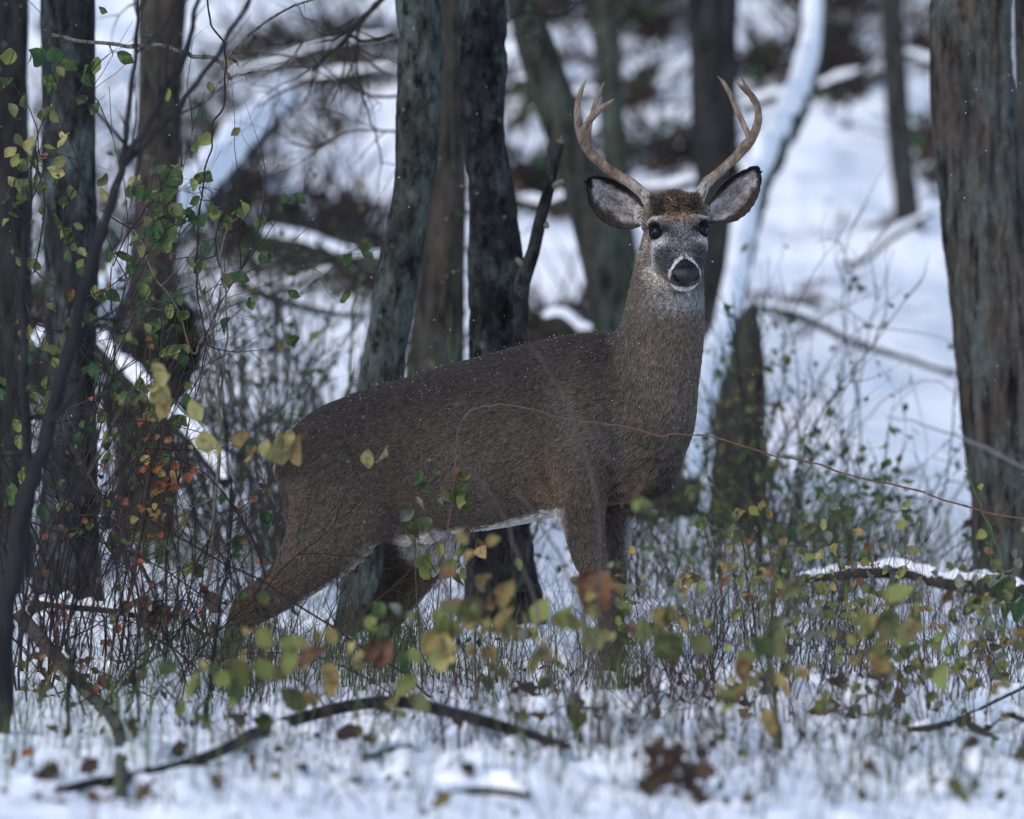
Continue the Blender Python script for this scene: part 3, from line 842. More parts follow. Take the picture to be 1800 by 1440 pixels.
    Hc = lerp(Hc, [0.15, 0.15, 0.155], face * sstep(0.25, 0.6, fbm(P / 3.2, 2, 77)) * 0.6)
    Hc = lerp(Hc, [0.02, 0.02, 0.022], face * sstep(0.25, 0.6, fbm(P / 3.6, 2, 78)) * 0.7)
    Hc = lerp(Hc, [0.105, 0.105, 0.108], g2(hl, 0, 14) * face * sstep(140, 110, hs) * 0.8)
    Hc = lerp(Hc, [0.040, 0.041, 0.048], sstep(88, 105, hs) * sstep(150, 140, hs) * sstep(12, 24, np.abs(hl)) * sstep(-16, 0, hu))
    Hc = lerp(Hc, [0.19, 0.125, 0.080], g2(hs + nf * 8, 43, 14) * sstep(36, 22, np.abs(hl) + nf * 8) * dors)
    Hc = lerp(Hc, [0.040, 0.031, 0.024], sstep(33, 22, hs + nf * 7) * sstep(48, 36, np.abs(hl)) * sstep(15, 28, hu))
    Hc = lerp(Hc, [0.14, 0.10, 0.065], sstep(30, 20, hs) * sstep(30, 20, np.abs(hl)) * sstep(15, 28, hu) * sstep(0.05, 0.4, fbm(P / 5.0, 2, 91)) * 0.8)
    Hc = lerp(Hc, [0.022, 0.019, 0.018], g2(hs, 22, 8) * g2(np.abs(hl), 40, 6) * dors * 0.6)
    for E in (EYE_L, EYE_R):
        es, el, eu = hsl(E[None, :])
        sg = np.sign(el[0]); a = (hs - es[0]); b2 = (hl - el[0]) * sg
        d = np.sqrt((a / 1.0) ** 2 + b2 ** 2)
        Hc = lerp(Hc, [0.34, 0.33, 0.34], g2(np.sqrt((a + 20) ** 2 * 1.2 + (b2 + 1) ** 2 * 0.7), 0, 10) * 0.9)     # above
        Hc = lerp(Hc, [0.40, 0.39, 0.40], g2(np.sqrt((a - 21 + b2 * 0.5) ** 2 * 1.4 + (b2 + 1) ** 2 * 0.35), 0, 9.5) * 0.9)   # below
        Hc = lerp(Hc, [0.010, 0.009, 0.010], sstep(18.5, 14.5, np.linalg.norm(P - E, axis=1)))
        Hc = lerp(Hc, [0.015, 0.014, 0.015], g2(a - 8, 0, 5) * g2(b2 + 13, 0, 5))                                    # tear corner
    # pale ear roots
    for sg in (-1, 1):
        Hc = lerp(Hc, [0.34, 0.31, 0.29], sstep(26, 12, np.linalg.norm(P - H(2, 60 * sg, 8), axis=1)) * 0.8)
    # white muzzle band and chin
    qv = np.abs(hl) - (3 + (hs - 127) * 1.2)
    Hc = lerp(Hc, [0.012, 0.011, 0.011], sstep(0, -3, qv) * sstep(128, 132, hs) * (hu > 0))
    band = sstep(-3, 1, qv) * sstep(15, 5, qv + nf * 6) * sstep(117, 128, hs + nf * 3) * sstep(0, 3, np.abs(hl)) * sstep(-8, -1, hu) * sstep(154, 149, hs)
    Hc = lerp(Hc, [0.55, 0.55, 0.57], band)
    Hc = lerp(Hc, [0.018, 0.016, 0.016], sstep(141, 145, hs - 0.15 * np.abs(hl)) * sstep(-4, 4, hu) * sstep(25, 20, np.abs(hl)))
    chin = sstep(124, 134, hs) * sstep(-10, -15, hu) * sstep(25, 18, np.abs(hl))
    Hc = lerp(Hc, [0.62, 0.61, 0.62], chin)
    Hc = lerp(Hc, [0.30, 0.28, 0.26], sstep(70, 100, hs) * sstep(-34, -42, hu) * 0.8)
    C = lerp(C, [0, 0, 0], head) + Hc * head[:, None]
    # throat patch
    th = sstep(0.1, -0.4, Nn[:, 1]) * g2(x, 1198, 40) ** 0.7 * g2(z, 519, 19) ** 0.7
    C = lerp(C, [0.34, 0.34, 0.36], np.clip(th, 0, 1) * (1 - head))
    C = C * (1 + 0.16 * nf)[:, None]
    # length
    L = np.full(n, 8.5)
    L = L + 1.5 * nk + 5 * g2(x, 1150, 45) * g2(z, 820, 55) + 8 * bel + 8 * gro
    L = L * (1 - 0.45 * sstep(960, 1060, z)) * (1 - 0.30 * sstep(1110, 1150, z))
    L = L + 8 * g2(x, 652, 26) * sstep(1015, 1050, z) * (y > 90) + 5 * g2(x, 425, 26) * g2(z, 1072, 34)
    tuft = head * sstep(40, 22, hs) * sstep(40, 30, np.abs(hl)) * sstep(14, 26, hu)
    LH = 5.0 + 12 * tuft + 3 * g2(hs, 38, 12) + 4 * sstep(60, 20, hs) * (1 - dors)
    LH = np.where(hs > 125, 3.4, LH)
    L = L * (1 - head) + LH * head
    return np.clip(C, 0.004, 0.9), L, head, tuft

def flow(P, Nn, head):
    """lay of the coat (not yet tangent)"""
    x, y, z = P[:, 0], P[:, 1], -P[:, 2]
    n = len(P)
    D = np.tile([-1.0, 0.35, -0.60], (n, 1))
    def bl(D, v, t): return D * (1 - t[:, None]) + np.asarray(v) * t[:, None]
    D = bl(D, [-0.85, 0.3, -0.9], sstep(760, 880, z) * (x < 1000))
    nk = sstep(1050, 1110, x - (z - 600) * 0.12) * sstep(800, 720, z)
    D = bl(D, [-0.30, 0.0, -1.0], nk)
    D = bl(D, [-0.25, -0.1, -1.0], sstep(930, 1000, z))
    D = bl(D, [0.1, 0.0, -1.0], sstep(800, 850, z) * sstep(990, 1030, x))
    D = bl(D, [-0.9, 0.2, -0.7], sstep(930, 1000, z) * (x < 620))
    hs, hl, hu = hsl(P)
    out = -HF[None, :] * np.ones((n, 1)) + HL_[None, :] * (hl / 60)[:, None] * 0.9
    D = D * (1 - head[:, None]) + out * head[:, None] * 1.4
    return D

deer = empty('deer', deer_w(np.array([800.0, 0, -1190.0])), 'antlered white-tailed buck standing side-on in the snow, looking at the camera', 'deer')
DO = np.array(deer.location)

# body mesh with its coat colours
Wd = deer_w(DV) - DO
me = mesh_np('body', Wd, DQ)
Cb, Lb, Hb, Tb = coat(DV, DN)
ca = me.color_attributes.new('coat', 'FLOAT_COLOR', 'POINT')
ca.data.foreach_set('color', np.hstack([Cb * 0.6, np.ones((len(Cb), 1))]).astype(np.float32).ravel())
m, nt, b = mat_new('deer_skin')
at = nt.nodes.new('ShaderNodeAttribute'); at.attribute_name = 'coat'
nt.links.new(at.outputs['Color'], b.inputs['Base Color'])
b.inputs['Roughness'].default_value = 0.9; b.inputs['Specular IOR Level'].default_value = 0.1
put('body', me, m, deer)

def hair_mat(name, gain=1.0):
    m, nt, b = mat_new(name)
    at = nt.nodes.new('ShaderNodeAttribute'); at.attribute_name = 'hair_color'
    ci = nt.nodes.new('ShaderNodeHairInfo')
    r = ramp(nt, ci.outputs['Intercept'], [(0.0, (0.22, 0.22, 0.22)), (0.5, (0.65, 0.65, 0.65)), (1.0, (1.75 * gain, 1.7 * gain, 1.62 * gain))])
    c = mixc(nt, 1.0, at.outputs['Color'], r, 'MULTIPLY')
    nt.links.new(c, b.inputs['Base Color'])
    b.inputs['Roughness'].default_value = 0.75; b.inputs['Specular IOR Level'].default_value = 0.2
    return m
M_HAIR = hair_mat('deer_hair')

def make_fur(name, P, Nn, Dv, C, L, rad, lift, parent, origin, npt=4, wob=0.35, clump=0.35, seed=3, mat=None, cw=9.0, speck=None):
    """P in deer pixels; one curve per point"""
    n = len(P); r_ = np.random.default_rng(seed)
    T = Dv - Nn * (Dv * Nn).sum(1)[:, None]
    T /= np.linalg.norm(T, axis=1)[:, None] + 1e-9
    S = np.cross(Nn, T)
    an = wob * vnoise(P / 30.0, seed) + clump * 1.6 * vnoise(P / cw, seed + 3) + r_.normal(0, 0.13, n)
    T2 = T * np.cos(an)[:, None] + S * np.sin(an)[:, None]
    li = lift * (1 + clump * 1.8 * vnoise(P / (cw * 0.8), seed + 7)) + r_.normal(0, 0.05, n)
    li = np.clip(li, 0.05, 1.3)
    LL = L * (0.75 + 0.5 * r_.random(n))
    t = np.linspace(0, 1, npt)
    pos = np.empty((n, npt, 3), np.float32)
    for k, tt in enumerate(t):
        pos[:, k] = P + T2 * (LL * tt)[:, None] + Nn * (LL * li * (tt - 0.55 * tt * tt))[:, None]
    pos = deer_w(pos) - origin
    cu = bpy.data.hair_curves.new(name)
    cu.add_curves([npt] * n)
    cu.attributes['position'].data.foreach_set('vector', pos.astype(np.float32).ravel())
    ra = cu.attributes.get('radius') or cu.attributes.new('radius', 'FLOAT', 'POINT')
    rr = (rad * (1 - 0.75 * t ** 1.5))[None, :] * (0.8 + 0.4 * r_.random(n))[:, None] * PX
    ra.data.foreach_set('value', rr.astype(np.float32).ravel())
    co = cu.attributes.new('hair_color', 'FLOAT_COLOR', 'CURVE')
    if speck is None: speck = np.zeros(n)
    v = (0.55 + 0.95 * r_.random(n) ** 1.3) * np.where(r_.random(n) < 0.35 * speck, 2.2, np.where(r_.random(n) < 0.5 * speck, 0.3, 1.0)) * (1 + 0.3 * vnoise(P / (cw * 0.5), seed + 13))
    co.data.foreach_set('color', np.hstack([C * v[:, None], np.ones((n, 1))]).astype(np.float32).ravel())
    return put(name, cu, mat or M_HAIR, parent)

def scatter(V, Q, Nn, count, weight=None, seed=5):
    r_ = np.random.default_rng(seed)
    area = np.linalg.norm(quad_normals(V, Q), axis=1)
    w = area if weight is None else area * weight
    f = r_.choice(len(Q), count, p=w / w.sum())
    a, b_ = r_.random((2, count))
    q = Q[f]
    def bi(X): return (X[q[:, 0]] * ((1 - a) * (1 - b_))[:, None] + X[q[:, 1]] * (a * (1 - b_))[:, None] + X[q[:, 2]] * (a * b_)[:, None] + X[q[:, 3]] * ((1 - a) * b_)[:, None])
    n_ = bi(Nn); n_ /= np.linalg.norm(n_, axis=1)[:, None] + 1e-9
    return bi(V), n_
fc = DV[DQ].mean(1); fn = quad_normals(DV, DQ); fn /= np.linalg.norm(fn, axis=1)[:, None] + 1e-9
hb = Hb[DQ].mean(1)
wgt = np.where(fn[:, 1] < 0.35, 1.0, 0.35) * (1 + 3.5 * hb)
P, Nn = scatter(DV, DQ, DN, 330000, wgt)
C, L, hd, tf = coat(P, Nn)
# no hair on the eyes, the nose pad and the antler pedicles
hs, hl, hu = hsl(P)
keep = np.ones(len(P), bool)
for E in (EYE_L, EYE_R): keep &= np.linalg.norm(P - E, axis=1) > 14.0
keep &= ~((hs > 144) & (np.abs(hl) < 24) & (hu > -10))
P, Nn, C, L, hd, tf = (q[keep] for q in (P, Nn, C, L, hd, tf))
Dv = flow(P, Nn, hd)
chest = g2(P[:, 0], 1150, 38) * g2(-P[:, 2], 815, 48)
L = L * (1 + 0.6 * chest)
lift = 0.26 + 0.35 * chest * (0.5 + vnoise(P / 11.0, 41)) - 0.08 * hd + 0.75 * tf
Dv = Dv + np.random.default_rng(4).normal(0, 1, Dv.shape) * (tf * 1.5)[:, None]
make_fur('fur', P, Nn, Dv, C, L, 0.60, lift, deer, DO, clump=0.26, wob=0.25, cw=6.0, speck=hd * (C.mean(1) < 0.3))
# ---- eyes, nose, ears, antlers, flecks of snow
m, nt, b = mat_new('deer_eye')
b.inputs['Base Color'].default_value = (0.003, 0.005, 0.012, 1); b.inputs['Roughness'].default_value = 0.05
b.inputs['Specular IOR Level'].default_value = 0.22
M_EYE = m
M_LID = plain_mat('eyelid_skin', (0.005, 0.0045, 0.005), 0.8, 0.3, 200, 0.1)
for E, sg in ((EYE_L, -1), (EYE_R, 1)):
    th, ph = np.meshgrid(np.linspace(0, math.pi, 17), np.linspace(0, 2 * math.pi, 25)[:-1], indexing='ij')
    r = 10.7
    v = np.stack([E[0] + r * np.sin(th) * np.cos(ph), E[1] + r * np.sin(th) * np.sin(ph), E[2] + r * np.cos(th)], -1).reshape(-1, 3)
    k = 24; i = np.arange(16)[:, None] * k; j = np.arange(k)[None, :]; jn = (j + 1) % k
    q = np.stack([i + j, i + jn, i + k + jn, i + k + j], -1).reshape(-1, 4)
    eye = put('eye', mesh_np('eye', deer_w(v) - DO, q), M_EYE, deer)
    # lids: an almond ring round the ball
    out = HF * 0.62 + HU * 0.50 + HL_ * sg * 0.60; out /= np.linalg.norm(out)
    ax1 = HL_ * sg - out * np.dot(HL_ * sg, out); ax1 /= np.linalg.norm(ax1)
    ax2 = np.cross(out, ax1)
    a = np.linspace(0, 2 * math.pi, 41)
    rr_ = 9.8
    ring = E + out * 6.0 + ax1[None, :] * (np.cos(a) * rr_ * 1.06 - 1.2 * (np.cos(a) < 0))[:, None] + ax2[None, :] * (np.sin(a) * rr_ * 0.84)[:, None] + out * (-2.2 * np.cos(a) ** 2)[:, None]
    G = Geo(); G.tube(deer_w(ring), 2.6 * PX, 8, cap=False)
    put('eyelid', G.mesh('eyelid', DO), M_LID, deer)

m, nt, b = mat_new('nose_pad')
vz = nt.nodes.new('ShaderNodeTexVoronoi'); vz.inputs['Scale'].default_value = 420
tc = nt.nodes.new('ShaderNodeTexCoord'); nt.links.new(tc.outputs['Object'], vz.inputs['Vector'])
b.inputs['Base Color'].default_value = (0.008, 0.009, 0.014, 1); b.inputs['Roughness'].default_value = 0.5
b.inputs['Specular IOR Level'].default_value = 0.4
bump(nt, b, vz.outputs['Distance'], 0.35, 0.0012)
NP_ = [(hchain([(148, -10, 9, 14, 12), (150, 0, 9, 15, 14), (148, 10, 9, 14, 12)], n=2), 3),
       (hchain([(152, -7, 2, 10, 11), (154, 0, 0, 11, 11), (152, 7, 2, 10, 11)], n=2), 5),
       (hchain([(145, -16, 10, 9, 10), (150, -17, 5, 7, 8)], n=2), 4), (hchain([(145, 16, 10, 9, 10), (150, 17, 5, 7, 8)], n=2), 4),
       (hchain([(150, 0, -7, 8, 6), (150, 0, -2, 11, 7)], n=2), 4)]
nlo, nhi = H(150, 0, 4) - 40, H(150, 0, 4) + 40
NF = field(NP_, nlo, nhi, 0.9, [(H(159, -16.5, 3), 5.6, 1.5), (H(155, -20, 9), 4.4, 1.5), (H(159, 16.5, 3), 5.6, 1.5), (H(155, 20, 9), 4.4, 1.5)])
nV, nQ = surface_nets(NF, nlo, 0.9)
nV = smooth_mesh(nV, nQ, 2)
if vert_normals(nV, nQ)[np.argmax(nV[:, 2])][2] < 0: nQ = nQ[:, ::-1]
put('nose', mesh_np('nose', deer_w(nV) - DO, nQ), m, deer)

# ears
M_EARSKIN, nt, b = mat_new('ear_skin')
at = nt.nodes.new('ShaderNodeAttribute'); at.attribute_name = 'coat'; nt.links.new(at.outputs['Color'], b.inputs['Base Color'])
b.inputs['Roughness'].default_value = 0.85; b.inputs['Specular IOR Level'].default_value = 0.1
def ear(base, tip, upper, lower, sg, seed):
    """upper / lower: edge curves from base to tip in photo pixels"""
    nu, nv = 44, 25
    def res(c):
        c = catmull(np.array(c, float), 8); L = np.concatenate([[0], np.cumsum(np.linalg.norm(np.diff(c, axis=0), axis=1))])
        return np.stack([np.interp(np.linspace(0, L[-1], nu), L, c[:, k]) for k in range(2)], -1)
    Ue, Le = res(upper), res(lower)
    v = np.linspace(0, 1, nv)
    XY = Ue[:, None, :] * (1 - v)[None, :, None] + Le[:, None, :] * v[None, :, None]
    u = np.linspace(0, 1, nu)[:, None]
    w = np.linalg.norm(Ue - Le, axis=1)[:, None]
    cup = (1 - (2 * v[None, :] - 1) ** 2) * w * 0.42 * (1 - 0.25 * u)
    dep = -120 - 10 * u + cup + 8 * np.sin(u * 3.0)
    dep = dep + 6 * (v[None, :] - 0.5)
    Pin = np.stack([XY[..., 0], dep, -XY[..., 1]], -1)
    Pf = Pin.reshape(-1, 3)
    i = (np.arange(nu - 1)[:, None] * nv + np.arange(nv - 1)[None, :]).ravel()
    q = np.stack([i, i + 1, i + nv + 1, i + nv], -1)
    nrm = vert_normals(Pf, q)
    if nrm[:, 1].mean() > 0: q = q[:, ::-1]; nrm = -nrm
    thick = (3.2 * np.clip((1 - np.abs(2 * v[None, :] - 1)) * 5, 0.12, 1) * np.clip((1 - u) * 8, 0.12, 1)).ravel()
    Pb = Pf - nrm * thick[:, None]
    V = np.vstack([Pf, Pb]); n = len(Pf)
    bq = q[:, ::-1] + n
    bd = np.concatenate([np.arange(nv), np.arange(1, nu) * nv + nv - 1, (nu - 1) * nv + np.arange(nv - 2, -1, -1), np.arange(nu - 2, 0, -1) * nv])
    bn = np.roll(bd, -1)
    rim = np.stack([bd, bd + n, bn + n, bn], -1)
    Q = np.vstack([q, bq, rim])
    U2 = np.broadcast_to(u, (nu, nv)).ravel(); V2 = np.broadcast_to(v[None, :], (nu, nv)).ravel()
    def colour(U_, V_, Pn, inside=True):
        k = len(U_); nz = fbm(Pn / 9.0, 3, seed); e = np.minimum(V_, 1 - V_) * 2
        edge = np.minimum(e * 1.0, (1 - U_) * 1.9)
        if not inside: return lerp(np.tile([0.075, 0.063, 0.052], (k, 1)), [0.012, 0.011, 0.011], sstep(0.6, 0.95, U_))
        C = np.tile([0.42, 0.40, 0.42], (k, 1))
        C = lerp(C, [0.17, 0.145, 0.16], g2(V_, 0.42, 0.17) * g2(U_, 0.42, 0.22) * 0.9)
        C = lerp(C, [0.10, 0.07, 0.055], g2(V_, 0.62, 0.1) * g2(U_, 0.2, 0.15) * 0.6)
        C = lerp(C, [0.07, 0.058, 0.048], sstep(0.36, 0.16, edge + nz * 0.09))
        C = lerp(C, [0.010, 0.009, 0.010], sstep(0.26, 0.14, edge + nz * 0.06) * sstep(0.12, 0.4, U_))
        C = lerp(C, [0.012, 0.011, 0.011], sstep(0.20, 0.10, (1 - U_) + nz * 0.1))
        C = lerp(C, [0.05, 0.04, 0.035], sstep(0.66, 0.86, V_ + nz * 0.12) * sstep(0.2, 0.4, U_))
        return C
    C = np.vstack([colour(U2, V2, Pf), colour(U2, V2, Pf, False)])
    me = mesh_np('ear', deer_w(V) - DO, Q)
    me.color_attributes.new('coat', 'FLOAT_COLOR', 'POINT').data.foreach_set('color', np.hstack([C * 0.8, np.ones((len(C), 1))]).astype(np.float32).ravel())
    eo = put('ear', me, M_EARSKIN, deer)
    # hair: long inside, short along rim and back
    r_ = np.random.default_rng(seed)
    k = 9000; uu, vv = r_.random((2, k)); uu = uu * 0.98
    fi, fj = uu * (nu - 1), vv * (nv - 1); i0, j0 = np.minimum(fi.astype(int), nu - 2), np.minimum(fj.astype(int), nv - 2)
    fa, fb = (fi - i0)[:, None], (fj - j0)[:, None]
    def bi(A): A = A.reshape(nu, nv, -1); return A[i0, j0] * (1 - fa) * (1 - fb) + A[i0 + 1, j0] * fa * (1 - fb) + A[i0, j0 + 1] * (1 - fa) * fb + A[i0 + 1, j0 + 1] * fa * fb
    Pp, Nn_ = bi(Pf), bi(nrm)
    tang = (Pin[-1, nv // 2] - Pin[0, nv // 2]); tang /= np.linalg.norm(tang)
    mid = bi(np.broadcast_to(Pin[:, nv // 2:nv // 2 + 1], Pin.shape).reshape(-1, 3))
    d = tang[None, :] * 0.9 + (mid - Pp) / 40.0 + r_.normal(0, 0.15, Pp.shape)
    Cc = colour(uu, vv, Pp)
    edge = np.minimum(np.minimum(vv, 1 - vv) * 2, (1 - uu) * 1.9)
    L = 5 + 11 * sstep(0.1, 0.45, edge) * sstep(0.95, 0.5, uu)
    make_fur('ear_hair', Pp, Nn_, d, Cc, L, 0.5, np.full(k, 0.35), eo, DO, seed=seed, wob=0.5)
    k = 3500; uu, vv = r_.random((2, k)); fi, fj = uu * (nu - 1), vv * (nv - 1); i0, j0 = np.minimum(fi.astype(int), nu - 2), np.minimum(fj.astype(int), nv - 2)
    fa, fb = (fi - i0)[:, None], (fj - j0)[:, None]
    Pp, Nn_ = bi(Pf - nrm * thick[:, None]), -bi(nrm)
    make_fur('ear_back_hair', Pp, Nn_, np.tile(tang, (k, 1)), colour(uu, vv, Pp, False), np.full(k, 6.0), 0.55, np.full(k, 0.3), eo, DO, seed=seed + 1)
ear((1130, 378), (1033, 316), [(1134, 372), (1122, 352), (1098, 327), (1066, 313), (1042, 312), (1031, 322)], [(1130, 394), (1108, 402), (1082, 400), (1058, 389), (1040, 366), (1031, 322)], -1, 61)
ear((1243, 372), (1331, 300), [(1240, 368), (1252, 343), (1276, 316), (1305, 300), (1324, 295), (1332, 304)], [(1244, 392), (1262, 393), (1289, 388), (1312, 372), (1329, 343), (1332, 304)], 1, 63)

# antlers
m, nt, b = mat_new('antler')
n1 = noise_tex(nt, 55, (1, 1, 0.35), 5, 0.65); n2 = noise_tex(nt, 160, (1, 1, 0.3), 4, 0.6)
sp = nt.nodes.new('ShaderNodeSeparateXYZ'); t2 = nt.nodes.new('ShaderNodeTexCoord'); nt.links.new(t2.outputs['Object'], sp.inputs[0])
c = ramp(nt, n1, [(0.32, (0.085, 0.056, 0.038)), (0.52, (0.17, 0.125, 0.092)), (0.70, (0.30, 0.25, 0.20))])
c = mixc(nt, 0.7, c, ramp(nt, n2, [(0.35, (0.5, 0.46, 0.44)), (0.6, (1.15, 1.12, 1.1))]), 'MULTIPLY')
mz = nt.nodes.new('ShaderNodeMapRange'); mz.inputs['From Min'].default_value = 1.325; mz.inputs['From Max'].default_value = 1.265
nt.links.new(sp.outputs['Z'], mz.inputs[0])
c = mixc(nt, mz.outputs[0], c, ramp(nt, n2, [(0.36, (0.09, 0.06, 0.04)), (0.5, (0.36, 0.33, 0.29)), (0.7, (0.5, 0.47, 0.43))]))
nt.links.new(c, b.inputs['Base Color']); b.inputs['Roughness'].default_value = 0.55; b.inputs['Specular IOR Level'].default_value = 0.35
bump(nt, b, n2, 0.5, 0.002)
M_ANT = m
M_TIP = plain_mat('antler_tip', (0.42, 0.36, 0.31), 0.5, 0.2, 150)
def antler_disp(p, a, r): return r * (0.06 * np.sin(a * 5 + fbm(p * 40, 2, 3) * 3) + 0.13 * fbm(p * [90, 90, 40], 3, 8))
def antler(beam, tines, burr):
    G = Geo()
    def run(st, sides=18, n=12):
        A = np.array([(x, dy, -py, r) for x, py, dy, r in st], float); C = catmull(A, n)
        G.tube(deer_w(C[:, :3]), np.maximum(C[:, 3], 0.7) * PX, sides, disp=antler_disp)
    run(beam)
    for t in tines: run(t)
    ao = put('antler', G.mesh('antler', DO), M_ANT, deer)
    # knobbly burr at the root
    c0 = np.array([beam[0][0], beam[0][2], -beam[0][1]], float); c1 = np.array([beam[1][0], beam[1][2], -beam[1][1]], float)
    T = (c1 - c0) / np.linalg.norm(c1 - c0); A = np.cross(T, [0, 1, 0]); A /= np.linalg.norm(A); B = np.cross(T, A)
    a = np.linspace(0, 2 * math.pi, 49)
    ring = c0 + T * 2 + (A[None, :] * np.cos(a)[:, None] + B[None, :] * np.sin(a)[:, None]) * burr
    G = Geo(); G.tube(deer_w(ring), 2.4 * PX, 8, cap=False, disp=lambda p, a_, r: r * 0.9 * fbm(p * 160, 2, 4))
    put('burr', G.mesh('burr', DO), M_ANT, ao)
antler([(1147, 366, -126, 9.5), (1133, 345, -124, 9.5), (1112, 326, -122, 9.5), (1088, 311, -120, 8.8), (1064, 295, -122, 8.8), (1042, 275, -128, 9), (1027, 256, -138, 8), (1022, 238, -150, 7), (1029, 222, -162, 6.2), (1042, 205, -174, 5.8), (1055, 193, -184, 5.2), (1067, 185, -192, 4), (1078, 177, -198, 1.0)],
       [[(1022, 250, -134, 6.5), (1016, 232, -126, 5.6), (1013, 205, -120, 5.2), (1015, 180, -118, 4.8), (1021, 160, -118, 4), (1030, 141, -120, 0.8)],
        [(1046, 279, -126, 7), (1038, 262, -120, 5.8), (1034, 243, -112, 5), (1036, 218, -106, 4.4), (1043, 192, -104, 4.2), (1051, 168, -104, 3.4), (1061, 146, -104, 0.8)]], 11)
antler([(1222, 362, -126, 9.5), (1229, 342, -124, 10), (1240, 322, -122, 9.5), (1262, 303, -120, 8.2), (1286, 281, -122, 8.4), (1304, 262, -128, 9.2), (1320, 240, -138, 8.2), (1328, 215, -150, 6.8), (1327, 194, -160, 6), (1319, 175, -168, 6), (1307, 163, -176, 4.8), (1297, 155, -184, 3.4), (1289, 147, -188, 0.9)],
       [[(1316, 246, -132, 7.5), (1309, 232, -128, 5.6), (1300, 212, -124, 5), (1290, 190, -122, 4.8), (1279, 165, -122, 4.2), (1269, 148, -124, 3.4), (1258, 136, -126, 0.8)],
        [(1320, 180, -164, 5.4), (1314, 168, -160, 4.4), (1306, 153, -158, 3.4), (1298, 137, -158, 0.8)]], 11)

# snow flecks caught in the coat
r_ = np.random.default_rng(8)
top = np.where((DN[:, 2] > 0.45) & (DV[:, 0] > 500) & (DV[:, 0] < 1120) & (DV[:, 2] < -560) & (DV[:, 2] > -840))[0]
hs, hl, hu = hsl(DV)
crown = np.where((hs > -15) & (hs < 60) & (hu > 30) & (np.abs(hl) < 40) & (DV[:, 2] > -420))[0]
flank = np.where((DN[:, 1] < -0.3) & (DV[:, 2] > -760) & (DV[:, 2] < -560) & (DV[:, 0] > 520))[0]
pick = np.concatenate([r_.choice(top, 330), r_.choice(crown, 14), r_.choice(flank, 40)])
G = Geo()
octv = np.array([[1, 0, 0], [-1, 0, 0], [0, 1, 0], [0, -1, 0], [0, 0, 1], [0, 0, -1]], float)
octt = [(0, 2, 4), (2, 1, 4), (1, 3, 4), (3, 0, 4), (2, 0, 5), (1, 2, 5), (3, 1, 5), (0, 3, 5)]
for i in pick:
    c = DV[i] + DN[i] * r_.uniform(4, 7.5) + r_.normal(0, 1.2, 3)
    G.add(deer_w(c + octv * r_.uniform(0.3, 0.8) * r_.uniform(0.7, 1.2, 3)), t=octt)
put('snow_flecks', G.mesh('snow_flecks', DO, True), M_SNOW, deer, kind='stuff')
# ------------------------------------------------------------------ leaves
def leaf_verts(kind, seed):
    r_ = np.random.default_rng(seed)
    if kind == 'round': prof = [(0, 0.03), (0.12, 0.26), (0.32, 0.42), (0.55, 0.43), (0.78, 0.30), (0.93, 0.14), (1.0, 0.0)]
    elif kind == 'oval': prof = [(0, 0.02), (0.12, 0.16), (0.35, 0.29), (0.58, 0.30), (0.8, 0.19), (0.93, 0.09), (1.0, 0.0)]
    elif kind == 'lobed': prof = [(0, 0.02), (0.10, 0.18), (0.24, 0.36), (0.36, 0.28), (0.5, 0.38), (0.64, 0.24), (0.80, 0.22), (0.92, 0.08), (1.0, 0.0)]
    elif kind == 'oak': prof = [(0, 0.02), (0.14, 0.10), (0.24, 0.30), (0.34, 0.16), (0.48, 0.42), (0.60, 0.20), (0.74, 0.36), (0.86, 0.15), (1.0, 0.02)]
    else: prof = [(0, 0.02), (0.15, 0.10), (0.4, 0.15), (0.7, 0.11), (1.0, 0.0)]
    fold = r_.uniform(0.1, 1.0); curl = r_.uniform(-1.1, 1.5); twist = r_.uniform(-1.3, 1.3); wav = r_.uniform(0.04, 0.16)
    V = []
    for k, (t, w) in enumerate(prof):
        bend = curl * t * t * 0.45
        a = twist * t
        for j, sx in enumerate((-1, -0.5, 0, 0.5, 1)):
            y = sx * w * (1 + r_.normal(0, 0.07)); z = abs(sx) * w * fold + wav * math.sin(7 * t + sx * 2 + seed) * abs(sx)
            V.append((t * (1 - 0.15 * abs(curl) * t), y * math.cos(a) - z * math.sin(a), y * math.sin(a) + z * math.cos(a) - bend))
    Q = [(i * 5 + j, i * 5 + j + 1, i * 5 + j + 6, i * 5 + j + 5) for i in range(len(prof) - 1) for j in range(4)]
    return np.array(V), np.array(Q)
LM = dict(
    green=leaf_mat('leaf_green', (0.042, 0.072, 0.026), (0.12, 0.14, 0.045), 0.45),
    lime=leaf_mat('leaf_lime', (0.18, 0.21, 0.062), (0.20, 0.17, 0.06), 0.5),
    yellow=leaf_mat('leaf_yellow', (0.33, 0.30, 0.12), (0.20, 0.15, 0.065), 0.5),
    gold=leaf_mat('leaf_gold', (0.29, 0.225, 0.085), (0.20, 0.11, 0.05), 0.5),
    orange=leaf_mat('leaf_orange', (0.30, 0.10, 0.045), (0.17, 0.05, 0.03), 0.4),
    brown=leaf_mat('leaf_brown', (0.080, 0.050, 0.034), (0.042, 0.027, 0.021), 0.5),
    rust=leaf_mat('leaf_rust', (0.17, 0.085, 0.045), (0.085, 0.042, 0.026), 0.5),
    grey=leaf_mat('leaf_grey_green', (0.14, 0.16, 0.125), (0.20, 0.185, 0.145), 0.5),
    olive=leaf_mat('leaf_olive', (0.13, 0.145, 0.06), (0.14, 0.10, 0.05), 0.5),
    dark=leaf_mat('leaf_dark_green', (0.03, 0.075, 0.03), (0.06, 0.09, 0.03), 0.4),
)
_leafm = {}
